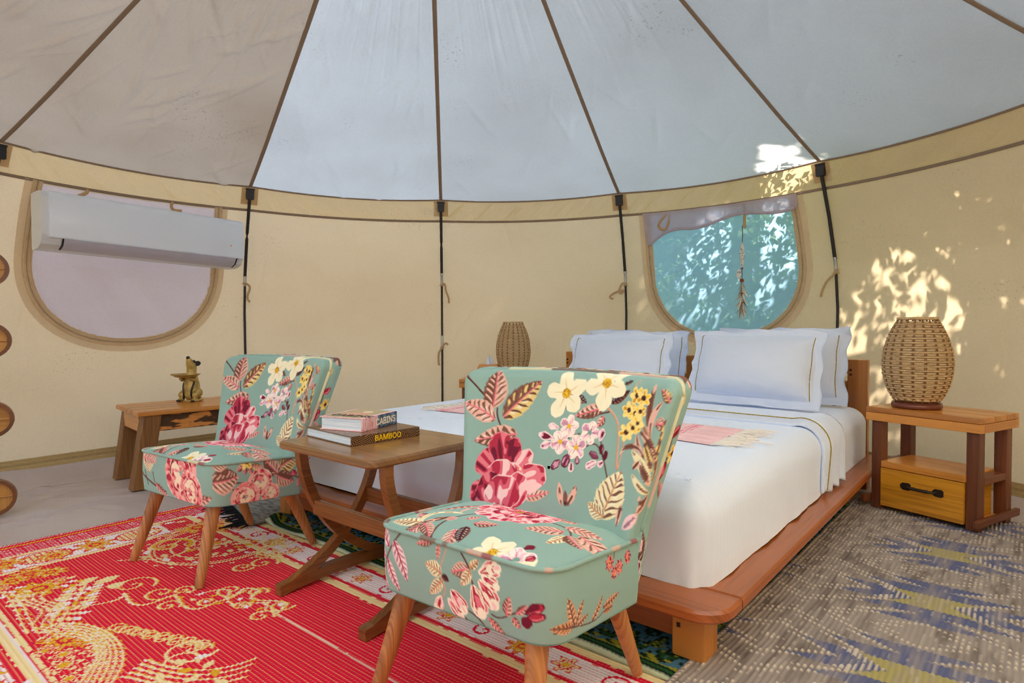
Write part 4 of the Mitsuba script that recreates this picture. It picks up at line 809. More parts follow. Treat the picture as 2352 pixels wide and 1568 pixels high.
TOP = [ ('peony', [(-0.005, -0.129)], 0.0793, 1), ('leaf', [(-0.13, 0.067), (-0.217, 0.077)], 0.0328, 'c'), ('leaf', [(-0.124, 0.073), (-0.13, 0.128)], 0.0276, 'b'), ('leaf', [(-0.128, 0.065), (-0.073, 0.104)], 0.0241, 'b'), ('leaf', [(-0.14, 0.053), (-0.22, -0.017)], 0.0207, 'b'), ('blade', [(-0.138, 0.062), (-0.152, -0.006), (-0.091, -0.023)], 0.0172, 'c'), ('blade', [(-0.13, 0.067), (-0.112, 0.042), (-0.091, 0.01)], 0.0138, 'b'), ('stem', [(-0.054, 0.119), (-0.087, 0.045), (-0.083, 0.01), (-0.057, -0.044)], 0.0028, 'k'), ('leaf', [(-0.022, 0.017), (0.031, -0.003)], 0.0276, 'b'), ('leaf', [(-0.038, 0.059), (-0.01, 0.131)], 0.0276, 'p'), ('leaf', [(-0.024, 0.039), (0.003, 0.095)], 0.0241, 'd'), ('leaf', [(-0.074, 0.024), (-0.097, 0.015)], 0.0207, 'p'), ('leaf', [(-0.052, 0.008), (-0.034, -0.022)], 0.0172, 'p'), ('stem', [(0.046, -0.093), (0.097, -0.105), (0.145, -0.099), (0.17, -0.069)], 0.0024, 'k'), ('leaf', [(0.148, -0.081), (0.085, -0.024)], 0.0379, 'p'), ('leaf', [(0.168, -0.068), (0.163, 0.01)], 0.0207, 'c'), ('leaf', [(0.164, -0.069), (0.216, -0.04)], 0.031, 'b'), ('leaf', [(0.134, -0.106), (0.214, -0.131)], 0.0328, 'p'), ('leaf', [(0.179, -0.095), (0.289, -0.06)], 0.0448, 'p'), ('leaf', [(0.136, -0.155), (0.082, -0.132)], 0.0241, 'b'), ('white', [(0.094, 0.096)], 0.0483, 0.2), ('pink', [(0.154, 0.099)], 0.0345, 0.4), ('white', [(0.184, 0.121)], 0.0379, 0.9), ('bud', [(0.147, 0.063), (0.157, 0.04)], 0.0138, 'r'), ('bud', [(0.172, 0.093), (0.182, 0.073)], 0.0138, 'r'), ('bud', [(0.211, 0.115), (0.23, 0.101)], 0.0155, 'r'), ('leaf', [(-0.113, -0.11), (-0.196, -0.034)], 0.0207, 'b'), ('leaf', [(0.017, -0.214), (-0.061, -0.188)], 0.0172, 'b'), ('pink', [(0.036, -0.222)], 0.0207, 0.1), ('pink', [(0.126, -0.204)], 0.0207, 0.1), ('leaf', [(0.06, -0.202), (0.096, -0.187)], 0.0138, 'p'), ('blade', [(-0.105, -0.03), (-0.11, -0.074), (-0.067, -0.082)], 0.0103, 'b'),
]
FRONT_B = [ ('stem', [(-0.379, 0.401), (-0.409, 0.363), (-0.427, 0.326), (-0.436, 0.294)], 0.0029, 'k'), ('leaf', [(-0.401, 0.379), (-0.357, 0.299)], 0.0312, 'm'), ('leaf', [(-0.421, 0.336), (-0.384, 0.27)], 0.0221, 'm'), ('leaf', [(-0.415, 0.362), (-0.472, 0.422)], 0.0312, 'm'), ('leaf', [(-0.427, 0.334), (-0.477, 0.362)], 0.0182, 'm'), ('leaf', [(-0.436, 0.316), (-0.474, 0.262)], 0.0234, 'm'), ('leaf', [(-0.448, 0.285), (-0.424, 0.266)], 0.0156, 'm'), ('leaf', [(-0.279, 0.41), (-0.33, 0.388)], 0.0182, 'b'), ('leaf', [(-0.265, 0.4), (-0.265, 0.367)], 0.0117, 'p'), ('stem', [(-0.244, 0.398), (-0.253, 0.369), (-0.256, 0.338), (-0.245, 0.313), (-0.252, 0.296)], 0.0018, 't'), ('leaf', [(-0.254, 0.341), (-0.302, 0.353)], 0.0286, 'c'), ('leaf', [(-0.251, 0.329), (-0.289, 0.291)], 0.0234, 'c'), ('leaf', [(-0.253, 0.339), (-0.233, 0.331)], 0.013, 'd'), ('stem', [(-0.202, 0.396), (-0.188, 0.382), (-0.178, 0.367), (-0.172, 0.349), (-0.147, 0.336)], 0.0026, 'k'), ('leaf', [(-0.181, 0.369), (-0.227, 0.353)], 0.0286, 'b'), ('leaf', [(-0.175, 0.368), (-0.201, 0.332)], 0.0208, 'c'), ('leaf', [(-0.178, 0.372), (-0.156, 0.392)], 0.0156, 'c'), ('mag', [(-0.257, 0.295), (-0.271, 0.256)], 0.0195, 0), ('mag', [(-0.238, 0.295), (-0.195, 0.262)], 0.0221, 0), ('mag', [(-0.228, 0.315), (-0.187, 0.277)], 0.0286, 0), ('mag', [(-0.169, 0.34), (-0.142, 0.279)], 0.0338, 1), ('mag', [(-0.153, 0.354), (-0.104, 0.31)], 0.0312, 1), ('mag', [(-0.154, 0.368), (-0.1, 0.391)], 0.026, 1), ('mag', [(-0.147, 0.363), (-0.101, 0.351)], 0.0208, 1), ('stem', [(-0.185, 0.285), (-0.166, 0.28), (-0.141, 0.265)], 0.0018, 'k'), ('stem', [(-0.122, 0.295), (-0.098, 0.295), (-0.064, 0.314), (-0.038, 0.319)], 0.0023, 'k'), ('leaf', [(-0.084, 0.302), (-0.076, 0.342)], 0.0208, 'b'), ('leaf', [(-0.061, 0.313), (-0.037, 0.336)], 0.013, 'b'), ('leaf', [(-0.071, 0.303), (-0.052, 0.287)], 0.0156, 'b'), ('bud', [(-0.041, 0.321), (-0.006, 0.338)], 0.0182, 'r'), ('bud', [(-0.038, 0.313), (-0.004, 0.318)], 0.0156, 'r'), ('bud', [(-0.049, 0.309), (-0.03, 0.297)], 0.0195, 'r'), ('leaf', [(-0.13, 0.286), (-0.088, 0.262)], 0.0156, 'b'), ('stem', [(-0.198, 0.268), (-0.182, 0.262)], 0.0018, 'k'),
]
SIDE_B = [ ('stem', [(0.217, 0.385), (0.212, 0.368)], 0.0018, 'k'), ('dot', [(0.194, 0.363)], 0.0161, 0), ('dot', [(0.231, 0.344)], 0.0156, 0), ('dot', [(0.21, 0.338)], 0.013, 0), ('dot', [(0.269, 0.354)], 0.0143, 0), ('leaf', [(0.065, 0.28), (0.04, 0.344)], 0.0221, 'o'), ('leaf', [(0.07, 0.281), (0.094, 0.323)], 0.0156, 'o'), ('leaf', [(0.061, 0.281), (0.003, 0.293)], 0.0208, 'o'), ('leaf', [(0.074, 0.277), (0.112, 0.288)], 0.013, 'o'), ('leaf', [(0.128, 0.267), (0.164, 0.307)], 0.0143, 'o'), ('leaf', [(0.167, 0.28), (0.231, 0.291)], 0.0169, 'o'), ('leaf', [(0.172, 0.27), (0.207, 0.27)], 0.0156, 'o'), ('stem', [(0.011, 0.283), (0.07, 0.278), (0.133, 0.265), (0.177, 0.274)], 0.0016, 'k'), ('leaf', [(0.348, 0.321), (0.37, 0.32)], 0.0078, 'y'),
]
FRONT_A = [ ('stem', [(-0.443, 0.338), (-0.387, 0.309), (-0.333, 0.292), (-0.265, 0.279)], 0.0048, 'k'), ('stem', [(-0.402, 0.339), (-0.384, 0.289)], 0.0028, 'k'), ('stem', [(-0.347, 0.338), (-0.337, 0.304)], 0.0028, 'k'), ('leaf', [(-0.474, 0.387), (-0.494, 0.303)], 0.0319, 'm'), ('leaf', [(-0.441, 0.37), (-0.465, 0.298)], 0.024, 'b'), ('leaf', [(-0.368, 0.395), (-0.314, 0.401)], 0.0279, 'p'), ('leaf', [(-0.376, 0.402), (-0.375, 0.334)], 0.0599, 'c'), ('leaf', [(-0.425, 0.385), (-0.323, 0.377)], 0.0359, 'p'), ('leaf', [(-0.511, 0.292), (-0.486, 0.275)], 0.016, 'd'), ('leaf', [(-0.333, 0.3), (-0.251, 0.265)], 0.024, 'b'), ('rose', [(-0.161, 0.358)], 0.0898, 0), ('rose', [(-0.1, 0.303)], 0.0599, 1), ('leaf', [(-0.108, 0.268), (-0.001, 0.293)], 0.0439, 'b'), ('mag', [(-0.489, 0.422), (-0.474, 0.379)], 0.0359, 1),
]
SIDE_A = [ ('leaf', [(-0.004, 0.341), (0.083, 0.351)], 0.0798, 'b'), ('leaf', [(0.001, 0.397), (0.051, 0.406)], 0.0439, 'b'), ('stem', [(0.053, 0.332), (0.07, 0.295)], 0.004, 'k'), ('stem', [(0.061, 0.334), (0.097, 0.326), (0.125, 0.324)], 0.004, 'k'), ('gold', [(0.114, 0.394)], 0.0259, 0), ('leaf', [(0.13, 0.376), (0.174, 0.368)], 0.02, 'y'), ('leaf', [(0.102, 0.382), (0.077, 0.368)], 0.02, 'b'), ('leaf', [(0.106, 0.377), (0.105, 0.351)], 0.018, 'b'), ('leaf', [(0.122, 0.374), (0.134, 0.345)], 0.016, 'b'), ('leaf', [(0.233, 0.329), (0.177, 0.394)], 0.0479, 'b'), ('leaf', [(0.238, 0.351), (0.315, 0.375)], 0.0599, 'y'), ('leaf', [(0.224, 0.326), (0.295, 0.29)], 0.0519, 'b'), ('rose', [(0.161, 0.316)], 0.0419, 2), ('rose', [(0.108, 0.274)], 0.0479, 1), ('rose', [(0.201, 0.268)], 0.0319, 2), ('stem', [(0.283, 0.318), (0.316, 0.303), (0.335, 0.304)], 0.0028, 'k'), ('bud', [(0.307, 0.314), (0.281, 0.327)], 0.02, 'r'), ('bud', [(0.319, 0.311), (0.326, 0.338)], 0.02, 'r'), ('leaf', [(0.314, 0.3), (0.313, 0.263)], 0.02, 'b'), ('leaf', [(0.016, 0.42), (0.078, 0.405)], 0.016, 'p'),
]

SHELL = [('leaf', [(0.05, 0.66), (0.03, 0.71)], 0.03, 'y'), ('stem', [(0.06, 0.55), (0.05, 0.66)], 0.003, 'k'), ('bud', [(0.05, 0.60), (0.08, 0.62)], 0.02, 'r'), ('gold', [(0.08, 0.56)], 0.022, 0), ('bud', [(0.05, 0.5), (0.06, 0.545)], 0.022, 'r'), ('leaf', [(0.09, 0.46), (0.06, 0.50)], 0.02, 'b'),
         ('leaf', [(0.06, 0.32), (0.05, 0.395)], 0.04, 'd'), ('stem', [(0.09, 0.27), (0.06, 0.33), (0.09, 0.38)], 0.003, 'b'), ('bud', [(0.085, 0.28), (0.10, 0.31)], 0.018, 'p'), ('bud', [(0.07, 0.30), (0.055, 0.33)], 0.018, 'p'), ('bud', [(0.09, 0.34), (0.10, 0.37)], 0.018, 'p'), ('bud', [(0.06, 0.35), (0.04, 0.38)], 0.018, 'p')]
# ------------------------------------------------------------------ armless cocktail chairs
WS, WB, VF, VB = 0.478, 0.50, 0.110, -0.235
def roundpath(P, R, st):
    """A closed polygon with each corner rounded by its own radius, resampled about every st metres."""
    g = sg.Polygon(P); out = []
    n = len(P)
    for i in range(n):
        a, p, b = map(np.asarray, (P[i - 1], P[i], P[(i + 1) % n])); r = R[i]
        d1, d2 = (a - p) / np.linalg.norm(a - p), (b - p) / np.linalg.norm(b - p); half = math.acos(np.clip(d1 @ d2, -1, 1)) / 2; t = r / math.tan(half)
        q = np.linspace(0, 1, 14)[:, None]; s, e = p + d1 * t, p + d2 * t
        c = p + (d1 + d2) / np.linalg.norm(d1 + d2) * r / math.sin(half); v0, v1 = s - c, e - c; om = math.acos(np.clip(v0 @ v1 / r / r, -1, 1))
        out.append(c + (np.sin((1 - q) * om) * v0 + np.sin(q * om) * v1) / math.sin(om))
    out = np.vstack(out); out = np.vstack([out, out[:1]])
    s = np.r_[0, np.cumsum(np.linalg.norm(np.diff(out, axis=0), axis=1))]; m = int(s[-1] / st)
    t = np.linspace(0, s[-1], m, endpoint=False); return np.stack([np.interp(t, s, out[:, 0]), np.interp(t, s, out[:, 1])], 1)
def offs(path, d):
    t = np.roll(path, -1, 0) - np.roll(path, 1, 0); t /= np.linalg.norm(t, axis=1, keepdims=True); n = np.stack([t[:, 1], -t[:, 0]], 1)
    return path + n * np.broadcast_to(d, len(path))[:, None]
def pipingcol(n, seed, back=False):
    rs = R2(seed); pal = [TEAL, C_CR, C_CR * .95, TEAL, C_CR * .9, C_BR, C_PK] if back else [TEAL, TEAL, TEAL * .95, TEAL, C_CR * .9, TEAL, C_BR, C_PK * .9, TEAL, TEAL * 1.05, C_CRIM * .8]; c = np.zeros((n, 3)); i = 0
    while i < n: l = rs.randint(2, 9) * (3 if back else 1); c[i:i + l] = 0.72 * pal[rs.randint(len(pal))] + 0.28 * TEAL; i += l
    return c
def make_chair(pose, label, st, front, sidem, seed):
    X, Y, w = pose; O = np.array([X, Y]); Uc, Vc = np.array([math.cos(w), math.sin(w)]), np.array([math.sin(w), -math.cos(w)])
    def W(u, v, z): return np.concatenate([O + np.asarray(u)[..., None] * Uc + np.asarray(v)[..., None] * Vc, np.asarray(z)[..., None]], -1)
    k = thing('cocktail_chair', label, 'chair', None)
    # ---- seat
    path = roundpath([(-WB / 2, VB), (WB / 2, VB), (WS / 2, VF), (-WS / 2, VF)], [0.02, 0.02, 0.062, 0.062], st)
    n = len(path); cen = np.array([0.0, -0.07]); tilt = lambda v: -0.026 * (VF - v) / 0.33
    rows = []
    for t in np.linspace(1.0, 0, 8)[1:]: rows.append((cen + (path - cen) * (1 - t * 0.98), 0 * path[:, 0] + 0.263, 'under'))
    for a in np.linspace(0, np.pi / 2, 4): rows.append((offs(path, -0.008 * (1 - np.sin(a))), 0 * path[:, 0] + 0.266 - 0.004 * np.cos(a), 'side'))
    for z in np.arange(0.270, 0.402, st): rows.append((offs(path, 0.004 * np.sin(np.pi * (z - 0.266) / 0.14)), 0 * path[:, 0] + z, 'side'))
    rows.append((offs(path, -0.002), 0 * path[:, 0] + 0.4035, 'side'))
    for t in np.linspace(0.008, 0.985, int(0.24 / st)): rows.append((cen + (path - cen) * (1 - t), 0 * path[:, 0] + 0.4035 + 0.032 * (1 - (1 - t) ** 2.6), 'top'))
    P = np.vstack([r[0] for r in rows]); z = np.concatenate([r[1] for r in rows]) + tilt(P[:, 1]); reg = np.repeat([r[2] for r in rows], n)
    z = z + np.where(reg == 'top', 0.004 * (f2(P[:, 0] * 5, P[:, 1] * 5, seed) - .5), 0)
    arcx = np.zeros(n)
    # cloth coordinate along the apron, zero at the near front corner
    on_side = path[:, 0] > 0.9 * WS / 2
    d = np.linalg.norm(np.roll(path, -1, 0) - path, axis=1); s = np.r_[0, np.cumsum(d)[:-1]]
    i0 = np.argmin(np.hypot(path[:, 0] - WS / 2 + 0.018, path[:, 1] - VF + 0.018)); per = d.sum(); sc = -((s - s[i0] + per / 2) % per - per / 2)
    # the path runs right side -> front -> left, so s grows from the side towards the front
    sx = np.tile(sc, len(rows))
    col = np.broadcast_to(TEAL, (len(P), 3)).copy()
    top = reg == 'top'; sd = reg == 'side'
    col[top] = draw(P[top, 0], P[top, 1], TOP, seed + 1, st, 1.15)
    fs = sd & (sx <= 0) ; ss = sd & (sx > 0)
    col[fs] = draw(sx[fs] * 1.0, z[fs], front, seed + 2, st); col[ss] = draw(sx[ss], z[ss], sidem, seed + 3, st)
    put(k + '__seat', mikit.ply((W(P[:, 0], P[:, 1], z), grid_faces(len(rows), n, True)), 'velvet_print', True, color=col))
    pp = offs(path, 0.0015); a0 = pp[:, 1] > VB + 0.01; order = np.argsort(sc[a0]); q = pp[a0][order][::3]
    tb = tube(W(q[:, 0], q[:, 1], 0.4045 + tilt(q[:, 1])), 0.0052, 8)
    put(k + '__seat_piping', mikit.ply(tb, 'velvet_print', True, color=np.vstack([np.repeat(pipingcol(len(q), seed + 5), 8, 0), np.tile(TEAL, (2, 1))])))
    # ---- backrest
    Z0, ZT = 0.243, 0.727
    bp = roundpath([(-0.243, Z0), (0.243, Z0), (0.252, 0.40), (0.323, ZT), (0.0, ZT + 0.006), (-0.323, ZT), (-0.252, 0.40)], [0.055, 0.055, 0.2, 0.030, 1.2, 0.030, 0.2], st * 1.15)
    n = len(bp); cen = np.array([0.0, 0.50])
    def fv(u, z): return -0.200 - 0.335 * (z - 0.38) + 0.034 * np.clip(np.abs(u) / 0.30, 0, 1.2) ** 2.6
    rows = []
    for t in np.linspace(0.985, 0.0, int(0.27 / st))[:-1]:
        rows.append((cen + (offs(bp, -0.022) - cen) * (1 - t), 0.0, 'front'))
    for a in np.linspace(0, np.pi / 2, 9): rows.append((offs(bp, -0.022 * (1 - np.sin(a))), 0.022 * (1 - np.cos(a)), 'front'))
    for dd in np.linspace(0.025, 0.046, 7): rows.append((bp, dd, 'front'))
    rows.append((offs(bp, -0.004), 0.0475, 'shell'))
    for dd in np.linspace(0.049, 0.088, 14): rows.append((offs(bp, 0.002 + 0.004 * np.sin(np.pi * (dd - 0.048) / 0.05)), dd, 'shell'))
    for a in np.linspace(0, np.pi / 2, 7)[1:]: rows.append((offs(bp, -0.026 * (1 - np.cos(a))), 0.088 + 0.024 * np.sin(a), 'shell'))
    for t in np.linspace(0.0, 0.985, 16)[1:]: rows.append((cen + (offs(bp, -0.026) - cen) * (1 - t), 0.112 + 0.006 * (1 - (1 - t) ** 2), 'rear'))
    P = np.vstack([r[0] for r in rows]); dep = np.repeat([r[1] for r in rows], n); reg = np.repeat([r[2] for r in rows], n)
    v = fv(P[:, 0], P[:, 1]) - dep; v = np.where(dep > 0.09, v - (dep - 0.09) / 0.022 * 0.0 , v)
    col = np.broadcast_to(TEAL, (len(P), 3)).copy(); f_ = reg == 'front'
    fx = P[f_, 0] + np.sign(P[f_, 0]) * dep[f_] * 0.7 * (np.abs(P[f_, 0]) > 0.22); fy = P[f_, 1] + dep[f_] * 0.7 * (P[f_, 1] > 0.70)
    col[f_] = draw(fx, fy, BACK, 7, st)
    sh = (reg == 'shell') & (P[:, 0] > 0.2); col[sh] = draw(dep[sh], P[sh, 1], SHELL, seed + 8, st)
    th = (reg == 'shell') & (P[:, 1] > 0.70); col[th] = np.where((f2(P[th, 0] * 40, dep[th] * 60, 3) > 0.56)[:, None], C_BR, np.where((f2(P[th, 0] * 30, dep[th] * 50, 5) > 0.58)[:, None], C_PK, TEAL))
    put(k + '__backrest', mikit.ply((W(P[:, 0], v, P[:, 1]), grid_faces(len(rows), n, True)), 'velvet_print', True, color=col))
    q = bp[::3]; loop = tube(W(q[:, 0], fv(q[:, 0], q[:, 1]) - 0.0475, q[:, 1]), 0.0056, 8, True)
    put(k + '__back_piping', mikit.ply(loop, 'velvet_print', True, color=np.repeat(pipingcol(len(q), seed + 6, True), 8, 0)))
    for (u0, v0, u1, v1, zt) in ((-.178, .060, -.218, .140, .268), (.178, .060, .216, .140, .268), (-.180, -.215, -.203, -.318, .262), (.180, -.215, .203, -.318, .262)):
        t = np.linspace(0, 1, 12); r = np.interp(t, [0, .03, .06, .8, 1], [.0125, .0145, .0150, .0225, .0235])
        m = tube(W(u1 + (u0 - u1) * t, v1 + (v0 - v1) * t, zt * t + (0.0195 if v1 < 0 else 0.0095) * (1 - t)), r, 20)
        m = shade(m, 40); vv = np.asarray(m.vertices); uv = np.stack([vv[:, 2] + u0, vv[:, 0] * 1.0 + vv[:, 1] + u0 * 3], 1)
        put(k + '__leg', mikit.ply(m, 'wood_chairleg', True, uv=uv))
    return k
woodmat('wood_chairleg', lin(186, 126, 74), lin(128, 76, 40), 0.38, 14, 0.5, 1.2)
make_chair((-0.0562, 1.3222, -0.6565), 'teal floral velvet chair in front, its legs cut by the picture edge', 0.0022, FRONT_B, SIDE_B, 10)
make_chair((-1.1147, 2.1914, -0.5904), 'teal floral velvet chair on the left with a big pink rose at its corner', 0.0030, FRONT_A, SIDE_A, 50)
# ------------------------------------------------------------------ bed
woodmat('wood_bed', lin(164, 90, 42), lin(100, 48, 22), 0.28, 30, 0.5, 0.5, coat=0.3)
woodmat('wood_post', lin(190, 124, 56), lin(130, 72, 28), 0.32, 26, 0.5, 0.4, coat=0.2)
matte('peg_dark', lin(58, 32, 24), 0.5)
bed = thing('bed_frame', 'low teak platform bed frame with slatted headboard under the white bedding', 'bed')
ZP = 0.178
foot = sg.Polygon(roundpath([(-0.066, -0.066), (2.034, -0.066), (2.034, 0.075), (-0.066, 0.075)], [0.085, 0.085, 0.0005, 0.0005], 0.01))
def board(poly, z0, h, r, name, axis, sd): 
    m = extrude(poly, h, r); m.apply_translation((0, 0, z0)); return wood_part(bed, name, m, 'wood_bed', axis, sd, bed_xf)
board(foot, ZP - 0.032, 0.032, 0.007, 'platform_board', 0, 1)
for sd, (a, b) in enumerate(((1.87, 2.034), (-0.066, 0.10))): board(sg.box(a, 0.0765, b, 2.20), ZP - 0.032, 0.032, 0.006, 'platform_board', 1, sd + 2)
for sd, (a, b) in enumerate(((0.095, 0.97), (0.98, 1.865))): board(sg.box(a, 0.0765, b, 2.20), ZP - 0.034, 0.030, 0.003, 'platform_board', 1, sd + 5)
for u in (0.0, BW - 0.087):
    for v in (0.0, 2.06):
        p = wood_part(bed, 'leg', bx(u, u + 0.087, v, v + 0.087, 0.019, ZP - 0.032, 0.006), 'wood_post', 2, u + v, bed_xf)
        if v == 0:
            for z in (0.122, 0.100): put(p + '__peg', mikit.ply(bed_xf(bx(u + (0.014 if u else 0.060), u + (0.024 if u else 0.070), -0.0012, 0.01, z - 0.006, z + 0.006, 0.001)), 'peg_dark'))
wood_part(bed, 'rail', bx(0.087, BW - 0.087, 0.018, 0.055, 0.058, ZP - 0.032, 0.003), 'wood_bed', 0, 4, bed_xf)
wood_part(bed, 'rail', bx(BW - 0.060, BW - 0.022, 0.087, 2.06, 0.058, ZP - 0.032, 0.003), 'wood_bed', 1, 5, bed_xf)
wood_part(bed, 'rail', bx(0.022, 0.060, 0.087, 2.06, 0.058, ZP - 0.032, 0.003), 'wood_bed', 1, 6, bed_xf)
HV = 2.215
for u in (0.027, BW - 0.123):
    p = wood_part(bed, 'headboard_post', bx(u, u + 0.096, HV, HV + 0.055, 0, 0.668, 0.006), 'wood_post', 2, u, bed_xf)
    for z in (0.612, 0.588): put(p + '__peg', mikit.ply(bed_xf(bx(u + 0.010, u + 0.022, HV - 0.0012, HV + 0.01, z - 0.006, z + 0.006, 0.001)), 'peg_dark'))
for z0, z1, sd in ((0.592, 0.664, 1), (0.425, 0.552, 2), (0.28, 0.39, 3)):
    wood_part(bed, 'headboard_slat', bx(0.123, BW - 0.123, HV + 0.008, HV + 0.045, z0, z1, 0.005), 'wood_post', 0, sd, bed_xf)
wood_part(bed, 'headboard_post', bx(BW / 2 - 0.045, BW / 2 + 0.045, HV + 0.004, HV + 0.05, 0.2, 0.664, 0.005), 'wood_post', 2, 3.3, bed_xf)
# ---- bedding
def linen_fn(p, n, uv):
    s = 0.5 + 0.5 * dr.sin((p.x * float(BV[0]) + p.y * float(BV[1])) * 6.283 / 0.024)
    return mi.Color3f(0.74, 0.83, 0.97) * (0.99 + 0.014 * smoothstep(0.3, 0.7, s))
matte('linen_stripe', proc(linen_fn), 0.75, 0.2, sheen=0.25)
matte('linen', lin(220, 231, 248), 0.8, 0.2, sheen=0.25)
matte('piping_olive', lin(150, 132, 52), 0.8)
ZM = 0.432
def ztop(u, v): return ZM + 0.012 * np.clip(np.sin(np.pi * np.clip((u - 0.02) / 1.94, 0, 1)), 0, 1) ** 0.5 + 0.006 * (meshkit.fbm(np.stack([u * 3, v * 3, 0 * u], -1), 2, 5) - 0.5)
def bedding(u0, u1, v0, v1, rc, z0, ztopf, hem, flare, st, seed, rnd=0.085, hemz=0.0):
    path = roundpath([(u0, v0), (u1, v0), (u1, v1), (u0, v1)], [rc, rc, rc, rc], st); n = len(path); s = np.arange(n) * st
    wav = meshkit.fbm(np.stack([s * 7, 0 * s, 0 * s], -1), 3, seed) - 0.5
    crn = np.exp(-np.minimum.reduce([np.hypot(path[:, 0] - a, path[:, 1] - b) for a in (u0, u1) for b in (v0,)]) ** 2 / 0.004)
    rows, zs = [], []
    for q in np.linspace(0, 1, 26):
        o = flare * (1 - q) ** 2 * (0.5 + 1.5 * wav) + hem * (1 - q) ** 1.2 * wav + 0.007 * crn * (1 - q) ** 2 * np.sin(s * 95)
        rows.append(offs(path, o)); zs.append(z0 + hemz * np.clip(wav, -.3, .3) * (1 - q) ** 3 + (ZM - rnd - z0) * q)
    ins = 0
    for a in np.linspace(0, np.pi / 2, 12)[1:]: rows.append(offs(path, -rnd * (1 - np.cos(a)))); zs.append(np.full(n, ZM - rnd + rnd * np.sin(a)))
    base = offs(path, -rnd); cen = np.array([(u0 + u1) / 2, (v0 + v1) / 2])
    for t in np.linspace(0, 1, 26)[1:]: rows.append(cen + (base - cen) * (1 - t * 0.985)); zs.append(None)
    P = np.vstack(rows)
    Z = np.concatenate([z if z is not None else np.full(n, np.nan) for z in zs]); top = np.isnan(Z)
    Z[top] = 0; add = ztopf(P[:, 0], P[:, 1]) - ZM; w = np.clip((np.where(top, ZM, Z) - (ZM - rnd)) / rnd, 0, 1); Z = np.where(top, ZM, Z) + add * w
    return TM(bedw(P[:, 0], P[:, 1], Z), tri(grid_faces(len(rows), n, True)))
m = bedding(0.02, 1.950, 1.425, 2.19, 0.07, ZP + 0.001, lambda u, v: ztop(u, v) - 0.010, 0.004, 0.0, 0.02, 3)
mat = one('mattress', m, 'linen', 'white sheeted mattress at the head end behind the folded sheet', 'mattress', True)
m = bedding(0.012, 1.952, 0.045, 1.42, 0.075, ZP + 0.004, ztop, 0.016, 0.010, 0.011, 4, 0.09, 0.02)
dv = one('duvet', m, 'linen_stripe', 'white duvet with a wavy hem draped over the foot of the bed', 'duvet', True)
# sheet folded back over the duvet: a band that runs over the top and down both sides
def over(v, off):
    """The path over the bed at v: down the left side, over the top and down the right side."""
    a = np.linspace(0, np.pi / 2, 12); R = 0.09 + off; u1, u0 = 1.952 + off, 0.012 - off
    R_side = [(u1, z) for z in np.linspace(0.195, ZM - 0.09, 16)]
    arc = [(u1 - R + R * math.cos(t), ZM - 0.09 + R * math.sin(t)) for t in a[1:]]
    tp = [(u, None) for u in np.linspace(u1 - R, u0 + R, 60)[1:]]
    half = R_side + arc; left = [(u1 + u0 - u, z) for u, z in half[::-1]]
    L = half + tp[:-1] + left
    return np.array([(u, (ztop(np.array(u), np.array(v)) + off) if z is None else z + 0.011 * np.clip((z - 0.34) / 0.09, 0, 1)) for u, z in L], float)
def fold(v0, v1, off, key, thick=0.012):
    vs = np.linspace(v0, v1, 40); rows = []
    for i, v in enumerate(vs):
        L = over(v, off); q = (v - v0) / (v1 - v0); m = len(L)
        dn = np.clip((0.40 - L[:, 1]) / 0.2, 0, 1)
        k = L.copy(); k[:, 0] += np.where(L[:, 0] > 1, 1, -1) * dn * 0.020 * np.sin(q * 21 + 1) * (0.3 + q)
        edge = np.exp(-(q / 0.10) ** 2) * -0.008 + 0.012 * np.exp(-((q - 0.14) / 0.12) ** 2)
        nrm = np.gradient(L, axis=0); nrm = np.stack([nrm[:, 1], -nrm[:, 0]], 1); nrm /= np.linalg.norm(nrm, axis=1, keepdims=True)
        k += nrm * edge
        vv = v - 0.05 * dn * (1 - q) + 0.16 * dn * q * -0.6 + 0.012 * np.sin(L[:, 0] * 4) * (1 - q)
        k[:, 1] = k[:, 1] + dn * 0.008 * np.sin(q * 17)
        rows.append(bedw(k[:, 0], vv, k[:, 1]))
    G = np.stack(rows); n_, m_ = G.shape[:2]
    t1, t2 = np.gradient(G, axis=0), np.gradient(G, axis=1); nn = np.cross(t1, t2); nn /= np.linalg.norm(nn, axis=2, keepdims=True) + 1e-12
    if nn[:, m_ // 2, 2].mean() < 0: nn = -nn
    f = grid_faces(n_, m_); low = (G - nn * thick).reshape(-1, 3); kk = n_ * m_
    edge = np.r_[np.arange(m_), np.arange(1, n_) * m_ + m_ - 1, (n_ - 1) * m_ + np.arange(m_ - 2, -1, -1), np.arange(n_ - 2, 0, -1) * m_]; e2 = np.roll(edge, -1)
    mesh = TM(np.vstack([G.reshape(-1, 3), low]), tri(np.vstack([f, f[:, ::-1] + kk, np.stack([edge, edge + kk, e2 + kk, e2], 1)])))
    one(key, mesh, 'linen', 'white top sheet folded back in a band below the pillows, with olive piping', 'sheet', True)
    line = G[5] + nn[5] * 0.0010
    part(key, 'piping', tube(line, 0.0026, 6), 'piping_olive', True)
fold(1.20, 1.56, 0.016, 'folded_sheet')
